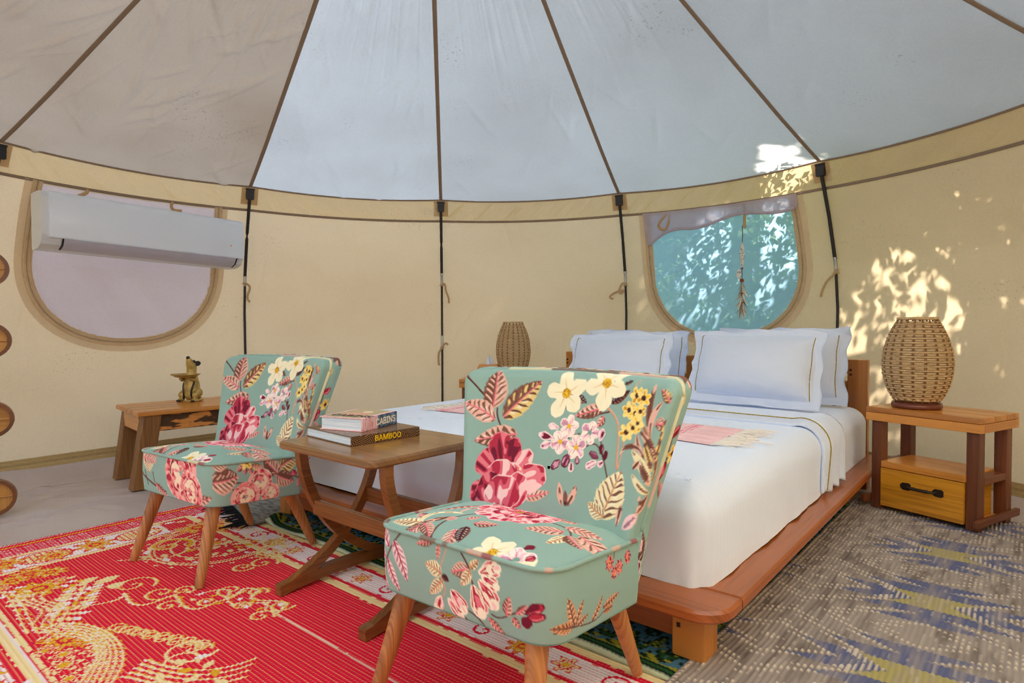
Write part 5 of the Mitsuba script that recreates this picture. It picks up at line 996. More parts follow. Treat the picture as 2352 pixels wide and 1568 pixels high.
# ---- pillows
def pillow(u, v, zc, w, h, t, lean, label, seed, twist=0.0):
    n, m = 64, 48; fl = 0.05
    a, b = np.meshgrid(np.linspace(-1, 1, n), np.linspace(-1, 1, m), indexing='ij'); x, y = a * w / 2, b * h / 2
    ex, ey = np.clip((1 - np.abs(a)) * w / 2 - fl, 0, None) / (w / 2 - fl), np.clip((1 - np.abs(b)) * h / 2 - fl * 0.9, 0, None) / (h / 2 - fl)
    puff = t / 2 * (np.sqrt(np.clip(1 - np.clip(1 - ex, 0, 1) ** 2.1, 0, 1)) * np.sqrt(np.clip(1 - np.clip(1 - ey, 0, 1) ** 2.1, 0, 1))) ** 1.05
    puff = puff * (1 - 0.18 * (b + 1) / 2) + 0.0035
    x = x * (1 - 0.05 * (1 - np.abs(b) ** 3) * np.abs(a) ** 4); y = y * (1 - 0.10 * (1 - np.abs(a) ** 3) * (b > 0) * np.abs(b) ** 3)
    wav = (meshkit.fbm(np.stack([a * 2.2 + b, b * 2.2, 0 * a], -1), 3, seed) - 0.5)
    edgew = np.maximum(np.abs(a), np.abs(b)) ** 6
    y = y + 0.020 * edgew * (meshkit.fbm(np.stack([a * 2.6, 0 * a, 0 * a + seed], -1), 2, seed) - .5) * 2 * (b > 0)
    y = y - 0.022 * np.abs(a) ** 8 * np.clip(b, 0, 1) ** 8 + 0.006 * edgew * np.sin(b * 11 + seed) * 0
    x = x + 0.006 * np.abs(a) ** 8 * np.sin(b * 9 + seed) * np.sign(a)
    bendf = 0.030 * edgew * (meshkit.fbm(np.stack([a * 3, b * 3, 0 * a], -1), 2, seed + 1) - 0.5) * 2
    F, B = -puff + bendf + 0.012 * wav * (puff > 0.02), puff + bendf + 0.012 * wav * (puff > 0.02)
    def put_(X, Y, D): 
        X, Y, D = map(np.ravel, (X, Y, D)); c, s = math.cos(lean), math.sin(lean); ct, st_ = math.cos(twist), math.sin(twist)
        X2, Y2 = X * ct - Y * st_, X * st_ + Y * ct
        return bedw(u + X2, v + Y2 * s + D * c, np.maximum(zc + Y2 * c - D * s, 0.444))
    f = grid_faces(n, m); V = np.vstack([put_(x, y, F), put_(x, y, B)]); k = n * m
    edge = np.r_[np.arange(m), np.arange(1, n) * m + m - 1, (n - 1) * m + np.arange(m - 2, -1, -1), np.arange(n - 2, 0, -1) * m]; e2 = np.roll(edge, -1)
    mesh = TM(V, tri(np.vstack([f[:, ::-1], f + k, np.stack([edge, edge + k, e2 + k, e2], 1)])))
    key = one('pillow', mesh, 'linen', label, 'pillow', True, 'white pillows against the headboard' if False else None)
    i0, j0 = int(round(n * fl / w)), int(round(m * fl * .9 / h))
    loop = [(i, j0) for i in range(i0, n - i0)] + [(n - 1 - i0, j) for j in range(j0, m - j0)] + [(i, m - 1 - j0) for i in range(n - 1 - i0, i0, -1)] + [(i0, j) for j in range(m - 1 - j0, j0, -1)]
    I = np.array(loop); P = put_(x[I[:, 0], I[:, 1]], y[I[:, 0], I[:, 1]], F[I[:, 0], I[:, 1]] - 0.0012)
    q = len(P); a_, b_ = n - 2 * i0, m - 2 * j0
    for sl in (P[a_ - 1:a_ + b_ - 1], P[2 * a_ + b_ - 2:]): part(key, 'piping', tube(sl, 0.0019, 6), 'piping_olive', True)
pillow(1.505, 1.755, 0.645, 0.68, 0.41, 0.27, 0.30, 'big white pillow at the front on the right side of the bed', 1, -0.015)
pillow(1.550, 2.030, 0.648, 0.69, 0.42, 0.18, 0.18, 'white pillow standing behind the front right pillow', 2, 0.0)
pillow(0.715, 1.755, 0.636, 0.70, 0.395, 0.25, 0.30, 'white pillow at the front on the left side of the bed', 3, 0.02)
pillow(0.680, 2.030, 0.640, 0.72, 0.40, 0.15, 0.18, 'white pillow standing behind the front left pillow', 4, 0.0)
# ---- pink throw across the bed
def throw_fn(p, n, uv):
    u = uv.x; r = 0.5 + 0.5 * dr.sin(u * 6.283 / 0.011)
    c = mix(lin(244, 208, 208), lin(230, 182, 186), r * 0.5 + 0.25 * noise(u * 60, uv.y * 200, 1.0))
    d = dr.minimum(dr.abs(u - 0.42), dr.abs(u - 1.56)); st = dr.select((d < 0.020) & (d > 0.014) | (d < 0.006), 1.0, 0.0) * dr.select(noise(uv.y * 160, u * 20, 5.0) > 0.35, 1.0, 0.3)
    return mix(c, lin(214, 120, 136), st)
matte('throw_pink', proc(throw_fn), 0.95)
matte('fringe_cream', lin(240, 234, 224), 0.95)
uu, tv = np.meshgrid(np.linspace(0.36, 1.74, 220), np.linspace(0, 1, 46), indexing='ij')
wid = 0.30 + 0.05 * np.cos((uu - 0.36) / 1.38 * 2 * np.pi) - 0.04 * np.exp(-((uu - 1.15) / 0.3) ** 2)
vv = 0.77 + (tv - 0.5) * wid + 0.02 * np.sin(uu * 5)
rip_ = 0.009 * meshkit.fbm(np.stack([uu * 3.0, vv * 22, 0 * uu], -1), 3, 6) + 0.010 * np.exp(-((uu - 1.66) / 0.07) ** 2) * (0.5 + 0.5 * np.sin(tv * 30)) * 0.6
rip_[:, [0, -1]] = 0.0
zt_ = ztop(uu, vv) + 0.0035 + rip_
thr = thing('pink_throw', 'pink woven throw with cream fringes laid across the duvet', 'blanket')
P = bedw(uu, vv, zt_)
part(thr, 'weave', (P.reshape(-1, 3), grid_faces(*uu.shape)), 'throw_pink', True, uv=np.stack([uu, vv], -1).reshape(-1, 2))
rs = R2(17); fr = []
for end, s in ((0, -1), (-1, 1)):
    for t in np.linspace(0, 1, 70):
        j = min(45, int(t * 45)); a = np.array([uu[end, j], vv[end, j]]); l = rs.uniform(0.06, 0.11); d = np.array([s, rs.normal(0, 0.35) - 0.35 * s * 0])
        p = [a, a + d * l * 0.5 + rs.normal(0, 0.006, 2), a + d * l + rs.normal(0, 0.016, 2)]; q = np.array(p)
        z = ztop(q[:, 0], q[:, 1]) + [0.006, 0.008 + 0.006 * rs.rand(), 0.004 + 0.006 * rs.rand()]
        fr.append(tube(spline(bedw(q[:, 0], q[:, 1], z), 6), np.linspace(0.0034, 0.002, 6), 5))
part(thr, 'fringe', cat(fr), 'fringe_cream', True, kind='stuff')
# ------------------------------------------------------------------ nightstands
woodmat('wood_honey', lin(208, 140, 62), lin(146, 84, 32), 0.25, 34, 0.5, 0.45, coat=0.4)
woodmat('wood_dark', lin(118, 66, 38), lin(66, 34, 22), 0.4, 40, 0.5, 0.7)
woodmat('wood_yellow', lin(206, 144, 42), lin(146, 90, 22), 0.3, 8, 0.5, 1.2, coat=0.3)
matte('iron', lin(52, 40, 34), 0.42, 0.5, metallic=0.5)
def nightstand(pose, label, zf):
    k = thing('nightstand', label, 'nightstand'); xf = placer((pose[0], pose[1], 0), pose[2]); W, D, Hh = 0.4546, 0.327, 0.481
    wp = lambda nm, m, mat, ax, sd: wood_part(k, nm, m, mat, ax, sd, xf)
    for j, (a, b) in enumerate(((0.0, 0.112), (0.1135, 0.218), (0.2195, D))): wp('top_board', bx(0, W, a, b, Hh - 0.024, Hh, 0.004), 'wood_honey', 0, j)
    wp('top_edge', bx(0, W, 0, 0.03, Hh - 0.061, Hh - 0.0245, 0.003), 'wood_honey', 0, 5); wp('top_edge', bx(0, W, D - 0.03, D, Hh - 0.061, Hh - 0.0245, 0.003), 'wood_honey', 0, 6)
    for u in (0.0, W - 0.03): wp('top_edge', bx(u, u + 0.03, 0.0305, D - 0.0305, Hh - 0.061, Hh - 0.0245, 0.003), 'wood_honey', 1, u)
    wp('top_edge', bx(0.031, W - 0.031, 0.031, D - 0.031, Hh - 0.05, Hh - 0.0245, 0.001), 'wood_honey', 0, 8)
    for u in (0.016, W - 0.061):
        for v in (0.020, D - 0.072): wp('leg', bx(u, u + 0.047, v, v + 0.050, zf, Hh - 0.0615, 0.005), 'wood_dark', 2, u + v)
    for j, (a, b) in enumerate(((0.010, 0.150), (0.1515, 0.262))): wp('shelf', bx(0.064, W - 0.058, a, b, 0.214, 0.243, 0.003), 'wood_honey', 0, 20 + j)
    d = wp('drawer', bx(0.064, W - 0.0625, 0.008, 0.026, 0.043, 0.2115, 0.002), 'wood_yellow', 0, 3)
    wp('case', bx(0.068, W - 0.066, 0.0265, 0.255, 0.05, 0.2135, 0.002), 'wood_yellow', 1, 4)
    pls = [move(hullpts([(x, y, z) for x, z in ((-.021, .006), (-.021, -.006), (-.012, .015), (.012, .016), (.020, .011), (.020, -.011), (.012, -.016), (-.012, -.015)) for y in (-0.004, 0.0)]), (c, 0.008, 0.150)) for c in (0.172, 0.300)]
    bar = tube([(0.178 + 0.116 * t, 0.008 - 0.022 * math.sin(np.pi * np.clip(t, 0.0, 1)) ** 0.35, 0.150) for t in np.linspace(0, 1, 26)], [0.0058 + 0.0022 * (abs(t - .25) < .03 or abs(t - .75) < .03 or abs(t - .31) < .02 or abs(t - .69) < .02) + 0.001 * math.cos(6.28 * (t - .5)) for t in np.linspace(0, 1, 26)], 10)
    put(d + '__handle', mikit.ply(xf(cat([*pls, bar])), 'iron', 30), 'black iron handle')
    for u in (-0.004, W - 0.014):
        wp('side_rail', bx(u, u + 0.018, -0.026, D + 0.012, 0.048, 0.078, 0.004), 'wood_dark', 1, u)
        a, b = (0.016, 0.063) if u < 0.1 else (W - 0.061, W - 0.014)
        wp('side_rail', bx(a + 0.003, b - 0.001, 0.0705, D - 0.0725, 0.205, 0.236, 0.003), 'wood_dark', 1, u + .3)
        a2, b2 = (0.015, 0.066) if u < 0.1 else (W - 0.064, W - 0.0145)
        wp('runner', bx(a2, b2, 0.0705, D - 0.0725, 0.040, 0.054, 0.002), 'wood_honey', 1, u + .5)
    return k
nightstand((1.6152, 2.7879, -1.0508), 'wooden nightstand with one drawer and an iron handle right of the bed', 0.022)
nightstand((-0.375, 4.30, -0.16), 'wooden nightstand mostly hidden behind the front chair, left of the bed head', 0.001)
# ------------------------------------------------------------------ wicker lamps
matte('wicker', proc(lambda p, n, uv: mix(lin(226, 200, 152), lin(184, 146, 98), fbm(p.x * 60, p.y * 60, p.z * 220, 2))), 0.6, 0.4)
matte('wicker_dark', proc(lambda p, n, uv: mix(lin(150, 112, 70), lin(104, 72, 42), fbm(p.x * 60, p.y * 60, p.z * 220, 2))), 0.6, 0.4)
matte('lamp_base', lin(108, 54, 36), 0.25, 0.5, clearcoat=0.6)
cloth('lamp_liner', cst(lin(240, 228, 200)), 1.0)
def lamp(x, y, z, label, sc=1.0, main='wicker', stake='wicker_dark'):
    k = thing('wicker_lamp', label, 'lamp'); at = lambda m: move(m, (x, y, z))
    part(k, 'base', at(lathe([(0.088, 0.0), (0.096, 0.004), (0.0975, 0.014), (0.094, 0.026), (0.06, 0.030)], 48)), 'lamp_base', True)
    pr = np.array([(0.084, 0.030), (0.100, 0.055), (0.118, 0.095), (0.131, 0.150), (0.1345, 0.200), (0.129, 0.255), (0.113, 0.315), (0.096, 0.355), (0.076, 0.392), (0.073, 0.400)]) * [sc, 1]
    rad = lambda q: np.interp(q, pr[:, 1], pr[:, 0])
    ns = 18; zs = np.arange(0.042, 0.392, 0.0100); rs = R2(hash_int(label)); a = np.linspace(0, 2 * np.pi, 109)[:-1]; rings = []
    for j, q in enumerate(zs):
        r = rad(q) + 0.0030 * np.cos(ns * a + (np.pi if j % 2 else 0)) + 0.0007 * rs.normal(size=108)
        for dz in ((-0.0019, 0.0019)):
            rings.append(tube(np.stack([r * np.cos(a), r * np.sin(a), q + dz + 0.0012 * np.sin(3 * a + rs.uniform(0, 6)) + 0 * a], 1), 0.0019, 5, True))
    part(k, 'weave', at(cat(rings)), main, True, kind='stuff')
    for s in range(ns):
        t = 2 * np.pi * (s + 0.5) / ns; zz = np.linspace(0.032, 0.398, 22); m = cat([tube(np.stack([rad(zz) * np.cos(t + d), rad(zz) * np.sin(t + d), zz], 1), 0.0023, 6) for d in (-0.022, 0.022)])
        part(k, 'stake', at(m), stake, True)
    a = np.linspace(0, 2 * np.pi, 161)[:-1]
    braid = cat([tube(np.stack([(rad(0.398) + 0.004 * np.cos(20 * a + o)) * np.cos(a), (rad(0.398) + 0.004 * np.cos(20 * a + o)) * np.sin(a), 0.398 + 0.004 * np.sin(20 * a + o)], 1), 0.0030, 6, True) for o in (0, 2.1, 4.2)])
    part(k, 'rim', at(braid), main, True)
    loops = cat([tube(np.stack([(rad(0.036) + 0.004 + 0.002 * np.cos(18 * a + o)) * np.cos(a), (rad(0.036) + 0.004 + 0.002 * np.cos(18 * a + o)) * np.sin(a), 0.041 + 0.006 * np.abs(np.sin(9 * a + o))], 1), 0.0022, 5, True) for o in (0, 1.57)])
    part(k, 'foot_braid', at(loops), main, True)
    part(k, 'liner', at(lathe([(rad(q) - 0.012, q) for q in np.linspace(0.034, 0.385, 16)], 40)), 'lamp_liner', True)
lamp(1.806, 2.727, 0.481, 'wicker basket lamp on the nightstand right of the bed, lit by leaf-dappled sun', 1.0)
lamp(0.009, 4.43, 0.481, 'wicker basket lamp on the left nightstand behind the front chair', 0.92)
k = thing('tissue_box', 'round-topped wooden tissue box with a white tissue beside the far lamp', 'tissue box')
wood_part(k, 'box', hullpts([(x * (1 - 0.14 * (z > 0.09)), y * (1 - 0.14 * (z > 0.09)), z) for x in (-.075, .075) for y in (-.055, .055) for z in (0, .075, .098)]), 'wood_honey', 0, 1, placer((-0.165, 4.42, 0.481), -0.16))
rs = R2(4); a, r = np.meshgrid(np.linspace(0, 2 * np.pi, 25), np.linspace(0.02, 1, 10)); h = 0.055 * (1 - r) ** 0.6 * (1 + 0.3 * np.sin(2 * a)); rr_ = 0.030 * r * (1 + 0.25 * np.sin(3 * a + 1))
part(k, 'tissue', move(TM(np.stack([rr_ * np.cos(a), rr_ * np.sin(a), h], -1).reshape(-1, 3), tri(grid_faces(10, 25))), (-0.165, 4.42, 0.577)), 'linen', True)
# ------------------------------------------------------------------ coffee table
woodmat('wood_table', lin(138, 100, 60), lin(104, 72, 40), 0.2, 12, 0.5, 1.0, coat=0.7)
woodmat('wood_frame', lin(136, 88, 44), lin(96, 58, 28), 0.3, 14, 0.5, 1.0, coat=0.2)
tb = thing('coffee_table', 'square wooden coffee table with crossed curved legs between the two chairs', 'table'); txf = placer((-0.7404, 1.9235, 0), -0.6976)
tp = sg.Polygon(roundpath([(-0.012, 0.0), (0.476, 0.0), (0.476, 0.4425), (-0.012, 0.4425)], [0.03] * 4, 0.004))
wood_part(tb, 'tabletop', move(extrude(tp, 0.024, 0.006), (0, 0, 0.467)), 'wood_table', 0, 1, txf)
def ribbonpoly(C, w0, w1):
    t = np.gradient(C, axis=0); t /= np.linalg.norm(t, axis=1, keepdims=True); nrm = np.stack([-t[:, 1], t[:, 0]], 1); w = np.linspace(w0, w1, len(C))[:, None] / 2
    return sg.Polygon(np.vstack([C + nrm * w, (C - nrm * w)[::-1]])).buffer(0)
def vplane(poly, u0, th, r=0.0):
    """A polygon in (v, z) made a board th thick along u from u0."""
    m = trimesh.creation.extrude_polygon(poly, th, engine='earcut'); v = np.asarray(m.vertices)
    m.vertices = np.stack([u0 + v[:, 2], v[:, 0], v[:, 1]], 1); return m
from shapely.geometry import box as sbox
arcA = spline([(0.072, 0.4665), (0.074, 0.42), (0.088, 0.36), (0.112, 0.295), (0.150, 0.228), (0.208, 0.158), (0.285, 0.096), (0.368, 0.050), (0.452, 0.020)], 40)
clip = sbox(-1, 0.009, 1, 0.4665)
for u0 in (0.0, 0.433):
    A = ribbonpoly(arcA, 0.029, 0.031).intersection(clip); B = sg.Polygon([(0.440 - x, z) for x, z in A.exterior.coords])
    wood_part(tb, 'leg', vplane(A, u0 + 0.002, 0.028), 'wood_frame', 1, u0, txf); wood_part(tb, 'leg', vplane(B, u0 + 0.0035, 0.028), 'wood_frame', 1, u0 + 1, txf)
    x = np.linspace(-0.014, 0.454, 30); q = (x - 0.22) / 0.234
    beam = sg.Polygon(np.vstack([np.stack([x, 0.009 + 0.014 * (1 - q ** 2)], 1), np.stack([x, 0.040 + 0.018 * (1 - q ** 2)], 1)[::-1]]))
    wood_part(tb, 'foot_beam', vplane(beam, u0, 0.032), 'wood_frame', 1, u0 + 2, txf)
wood_part(tb, 'stretcher', bx(0.020, 0.447, 0.108, 0.126, 0.236, 0.286, 0.004), 'wood_frame', 0, 7, txf)
wood_part(tb, 'stretcher', bx(0.020, 0.447, 0.314, 0.332, 0.236, 0.286, 0.004), 'wood_frame', 0, 8, txf)
# ------------------------------------------------------------------ books
def pages_fn(p, n, uv): return mix(lin(226, 236, 244), lin(180, 200, 222), smoothstep(0.35, 0.75, noise(p.z * 1500, p.x * 6, p.y * 6)))
matte('pages', proc(pages_fn), 0.8)
def fan_fn(p, n, uv):
    c = fbm(uv.x * 9, uv.y * 9, 2.0, 2) * 6.0; d = 0.5 + 0.5 * dr.sin((uv.x * dr.cos(dr.floor(c * 1.6)) + uv.y * 1.2 * dr.sin(dr.floor(c * 1.6) + 0.6)) * 900)
    return mix(lin(50, 32, 22), lin(168, 116, 66), smoothstep(0.55, 0.9, d) * 0.8)
matte('cover_bamboo', proc(fan_fn), 0.25, 0.5, clearcoat=0.6)
def cab_fn(p, n, uv):
    u, v = uv.x, uv.y   # u along the spine from 0 to 1, v: spine height or cover depth
    sky = mix(lin(112, 138, 164), lin(58, 84, 118), noise(u * 9, v * 9, 3.0)); tree = noise(u * 30, v * 4, 8.0)
    c = dr.select(u > 0.42, mix(sky, lin(44, 56, 72), smoothstep(0.45, 0.7, tree)), mix(lin(228, 188, 190), lin(206, 120, 130), smoothstep(0.5, 0.8, noise(u * 90, v * 2, 1.0))))
    return c
matte('cover_cabin_spine', proc(cab_fn), 0.3, 0.5, clearcoat=0.5)
def cabtop_fn(p, n, uv):
    u, v = uv.x, uv.y; c = mix(lin(186, 164, 128), lin(150, 150, 116), fbm(u * 7, v * 7, 2.0, 3))
    roof = smoothstep(0.30, 0.27, dr.abs(u - 0.45) + dr.abs(v - 0.5) * 0.8); c = mix(c, lin(206, 150, 128), roof)
    c = mix(c, lin(236, 214, 190), smoothstep(0.1, 0.07, dr.abs(u - 0.7) + dr.abs(v - 0.45) * 0.6))
    return dr.select((v < 0.10) | (v > 0.93) | (u < 0.04), mix(lin(226, 166, 172), lin(238, 196, 198), noise(u * 20, v * 20, 4.0)), c)
matte('cover_cabin', proc(cabtop_fn), 0.25, 0.5, clearcoat=0.6)
matte('print_yellow', lin(240, 196, 24), 0.5); matte('print_cream', lin(240, 228, 204), 0.5); matte('print_dark', lin(70, 52, 48), 0.5)
def book(corner, yaw, z, Ls, Dp, th, label, covers, title, tcol, tpos, th_h, spine):
    """corner: the near spine end; the spine runs along yaw, the pages lie to its left."""
    k = thing('book', label, 'book'); xf = placer((corner[0], corner[1], z), yaw)
    cm = 0.0028
    for nm, z0 in (('cover', 0), ('cover', th - cm)):
        m = shade(bx(0, Ls, 0, Dp, z0, z0 + cm, 0.001), 30); v = np.asarray(m.vertices); put(k + '__' + nm, mikit.ply(xf(m), covers, True, uv=np.stack([v[:, 0] / Ls, v[:, 1] / Dp], 1)))
    m = shade(bx(0.0, Ls, -0.0022, 0.0026, 0, th, 0.0015), 30); v = np.asarray(m.vertices); sp = put(k + '__spine', mikit.ply(xf(m), spine, True, uv=np.stack([v[:, 0] / Ls if 'cabin' in spine else v[:, 0], v[:, 2] / th if 'cabin' in spine else v[:, 2]], 1)))
    part(k, 'pages', xf(bx(0.004, Ls - 0.004, 0.003, Dp - 0.005, cm, th - cm, 0.0008)), 'pages')
    t = meshkit.text_mesh(title, th_h, 0.0006, True); w = t.bounds[1][0]; v = np.asarray(t.vertices)
    t.vertices = np.stack([tpos * Ls + v[:, 0], -0.0024 - v[:, 2], th * 0.5 - th_h / 2 + v[:, 1]], 1)
    put(sp + '__title', mikit.ply(xf(t), tcol), 'spine title ' + title)
    return k, xf
book((-0.484, 1.827), math.radians(46.6), 0.4912, 0.257, 0.272, 0.030, 'dark book titled BAMBOO in yellow at the bottom of the pile', 'cover_bamboo', 'BAMBOO', 'print_yellow', 0.32, 0.0165, 'cover_bamboo')
kb, xfb = book((-0.470, 1.905), math.radians(67), 0.5214, 0.192, 0.165, 0.042, 'pink and blue book titled CABINS on top of the dark book', 'cover_cabin', 'CABINS', 'print_cream', 0.36, 0.021, 'cover_cabin_spine')
t = meshkit.text_mesh('CABINS', 0.030, 0.0005, True); v = np.asarray(t.vertices); t.vertices = np.stack([0.030 + (v[:, 1] - 0.0) * 1.0, 0.150 - v[:, 0] * 0.98, 0.0422 + v[:, 2]], 1)
put(kb + '__cover_title', mikit.ply(xfb(t), 'print_dark'), 'cover title CABINS')
# ------------------------------------------------------------------ bench with the animal figure
woodmat('wood_bench', lin(194, 128, 56), lin(128, 74, 30), 0.24, 22, 0.5, 0.5, coat=0.5)
woodmat('wood_benchleg', lin(134, 92, 48), lin(84, 54, 28), 0.45, 46, 0.5, 1.0)
def bark_fn(p, n, uv):
    q = fbm(uv.x * 9, uv.y * 46, 3.0, 4); return mix(lin(72, 48, 28), lin(196, 130, 66), smoothstep(0.52, 0.60, q)) * (0.85 + 0.3 * noise(uv.x * 60, uv.y * 200, 2.0))
matte('wood_raw', proc(bark_fn), 0.6, 0.3)
bk = thing('bench', 'low wooden bench table with slanted legs against the wall on the left', 'bench'); bxf = placer((-1.942, 3.164, 0), 0.785); BD, BL, BZ = 0.46, 0.80, 0.412
for j, (a, b) in enumerate(((0, 0.115), (0.1165, 0.230), (0.2315, 0.345), (0.3465, BD))): wood_part(bk, 'top_board', bx(0, BL, a, b, BZ - 0.026, BZ, 0.006), 'wood_bench', 0, j, bxf)
wood_part(bk, 'apron', bx(0.10, BL - 0.10, 0.030, 0.055, BZ - 0.115, BZ - 0.0265, 0.004), 'wood_raw', 0, 1, bxf)
wood_part(bk, 'apron', bx(0.10, BL - 0.10, BD - 0.055, BD - 0.030, BZ - 0.115, BZ - 0.0265, 0.004), 'wood_raw', 0, 2, bxf)
for u in (0.022, BL - 0.047): wood_part(bk, 'end_panel', bx(u, u + 0.025, 0.075, BD - 0.075, BZ - 0.115, BZ - 0.0265, 0.003), 'wood_bench', 1, u, bxf)
for u, s in ((0.028, -1), (BL - 0.118, 1)):
    for v in (0.016, BD - 0.086):
        m = hullpts([(u + x + s * 0.055 * (z == 0), v + y + (0.008 if v > .2 else -0.008) * (z == 0) * -1, z) for x in (0, 0.09) for y in (0.002, 0.068) for z in (0, BZ - 0.0265)] + [(u + x + s * 0.055 * (z == 0), v + y + (0.008 if v > .2 else -0.008) * (z == 0) * -1, z) for x in (0.006, 0.084) for y in (-0.002, 0.072) for z in (0, BZ - 0.0265)])
        wood_part(bk, 'leg', m, 'wood_benchleg', 2, u + v, bxf)
def gold_fn(p, n, uv): return mix(lin(206, 182, 112), lin(146, 116, 56), fbm(p.x * 40, p.y * 40, p.z * 40, 3)) 
matte('gold_paint', proc(gold_fn), 0.35, 0.5, metallic=0.35); matte('figure_black', lin(30, 28, 26), 0.35, 0.5)
def hull_chain(J): 
    S = []
    for (p, r) in J: s = trimesh.creation.icosphere(2, r); s.apply_translation(p); S.append(np.asarray(s.vertices))
    return [trimesh.convex.convex_hull(np.vstack([a, b])) for a, b in zip(S[:-1], S[1:])]
def blend(chains, edge=0.006, it=12):
    mm = m3.Manifold()
    for h in [h for c in chains for h in hull_chain(c)]: mm = mm + m3.Manifold(m3.Mesh(np.asarray(h.vertices, np.float32), np.asarray(h.faces, np.uint32)))
    q = mm.refine_to_length(edge).to_mesh(); t = trimesh.Trimesh(q.vert_properties[:, :3], q.tri_verts, process=True); trimesh.smoothing.filter_taubin(t, 0.5, 0.52, it); return t
fg = thing('animal_figure', 'gilded sitting animal figure that holds out a dish, on the bench', 'figurine'); fxf = placer((-1.915, 3.655, BZ), math.radians(-100))
# local: +x looks the way the figure faces
body = blend([[((0, 0, .045), .046), ((0.002, 0, .085), .045), ((0.004, 0, .130), .037), ((0.004, 0, .165), .027), ((0.0, 0, .195), .028), ((0.010, 0, .222), .025), ((0.022, 0, .243), .016), ((0.030, 0, .258), .0085)],
    *[[((0.0, s * .034, .05), .030), ((0.030, s * .046, .040), .019), ((0.030, s * .043, .014), .013), ((0.055, s * .045, .009), .009)] for s in (1, -1)],
    *[[((0.01, s * .030, .150), .014), ((0.030, s * .042, .128), .011), ((0.058, s * .030, .138), .0095)] for s in (1, -1)],
    [((-.035, 0, .02), .012), ((-.02, .05, .010), .009), ((.03, .062, .008), .007), ((.068, .03, .007), .006), ((.072, .0, .006), .0045)]])
part(fg, 'body', fxf(body), 'gold_paint', True)
ear = lathe([(0.002, -0.003), (0.016, -0.002), (0.0185, 0.002), (0.015, 0.003), (0.004, 0.0)], 20)
for s in (1, -1): part(fg, 'ear', fxf(move(move(ear, (0, 0, 0), 0, 0, 0.9), (-0.016, s * 0.026, 0.222), s * 0.5)), 'figure_black', True)
nose = trimesh.creation.icosphere(2, 0.0105); part(fg, 'nose', fxf(move(nose, (0.031, 0, 0.259))), 'figure_black', True)
part(fg, 'eye_patch', fxf(cat([move(trimesh.creation.icosphere(2, 0.009), (0.006, s * 0.020, 0.236)) for s in (1, -1)])), 'figure_black', True)
part(fg, 'claws', fxf(cat([move(trimesh.creation.icosphere(1, 0.0062), (0.063 - 0.003 * abs(j), s * 0.045 + j * 0.0075, 0.0068)) for s in (1, -1) for j in (-1, 0, 1)])), 'figure_black', True)
stripe = cat([tube(spline([(0.020, s * .030, .120), (0.036, s * .030, .085), (0.041, s * .024, .045), (0.034, s * .03, .02)], 14), 0.0055, 8) for s in (1, -1)]); part(fg, 'stripe', fxf(stripe), 'figure_black', True)
dish = lathe([(0.02, 0.0), (0.055, 0.002), (0.083, 0.017), (0.085, 0.020), (0.080, 0.019), (0.052, 0.006), (0.01, 0.004)], 40); dish.apply_scale((0.85, 1.0, 1.0))
part(fg, 'dish', fxf(move(dish, (0.070, 0.012, 0.146))), 'gold_paint', True)
# ------------------------------------------------------------------ air conditioner
matte('ac_white', lin(206, 218, 234), 0.12, 0.5, clearcoat=0.5); matte('ac_side', lin(198, 206, 216), 0.4, 0.4); matte('ac_flap', lin(176, 178, 198), 0.35, 0.4); matte('ac_dark', lin(40, 42, 48), 0.6)
scene['led_red'] = {'type': 'diffuse', 'reflectance': cst(lin(255, 120, 130))}
ac = thing('air_conditioner', 'white wall-mounted air conditioner in front of the left window', 'air conditioner')
n0 = (adir(0) + adir(1)) / np.linalg.norm(adir(0) + adir(1)); t0 = np.array([n0[1], -n0[0]])
AL = np.array([-2.379, 3.117]); W_AC = 1.052
def acw(x, d, z):  # x along the wall from the left end, d out of the wall into the room, z up from the unit's lower edge at the left
    x, d, z = np.broadcast_arrays(np.asarray(x, float), np.asarray(d, float), np.asarray(z, float))
    return np.concatenate([AL + x[..., None] * t0 - d[..., None] * n0, (1.262 + z - 0.029 * x)[..., None]], -1)
prof = np.array([(-0.19, 0.0), (-0.19, 0.296), (-0.07, 0.296), (-0.015, 0.290), (0.0, 0.262), (0.0, 0.080), (-0.004, 0.060), (-0.030, 0.022), (-0.075, 0.004), (-0.12, 0.0)])
def acsweep(prof, x0, x1, closed=True, r=0.0):
    xs = np.array([x0, x1]); V = np.concatenate([acw(x, prof[:, 0], prof[:, 1]) for x in xs]); n = len(prof); i = np.arange(n); j = (i + 1) % n
    f = np.stack([i, j, j + n, i + n], 1)
    m = TM(np.vstack([V, V.reshape(2, n, 3).mean(1)]), np.vstack([tri(f), np.stack([j, i, i * 0 + 2 * n], 1), np.stack([i + n, j + n, i * 0 + 2 * n + 1], 1)])); trimesh.repair.fix_normals(m); return m
part(ac, 'casing', acsweep(prof + [[-0.010, 0]], 0.0, W_AC), 'ac_side', 25)
ft = [( -0.06, 0.2985), (-0.02, 0.294), (-0.006, 0.284), (0.002, 0.262), (0.004, 0.16), (0.002, 0.064), (-0.004, 0.055)]
A = np.array(ft + [(d - 0.008, z - 0.001) for d, z in ft[::-1]])
part(ac, 'front_panel', acsweep(A, 0.030, W_AC - 0.004), 'ac_white', 40)
fl = [(-0.006, 0.052), (-0.032, 0.018), (-0.078, 0.0005)]; A = np.array(fl + [(d - 0.006, z + 0.008) for d, z in fl[::-1]])
part(ac, 'air_flap', acsweep(A, 0.095, W_AC - 0.05), 'ac_flap', 40)
for x in (0.088, W_AC - 0.047): part(ac, 'flap_gap', acsweep(np.array(fl + [(d - 0.004, z + 0.006) for d, z in fl[::-1]]), x, x + 0.005), 'ac_dark')
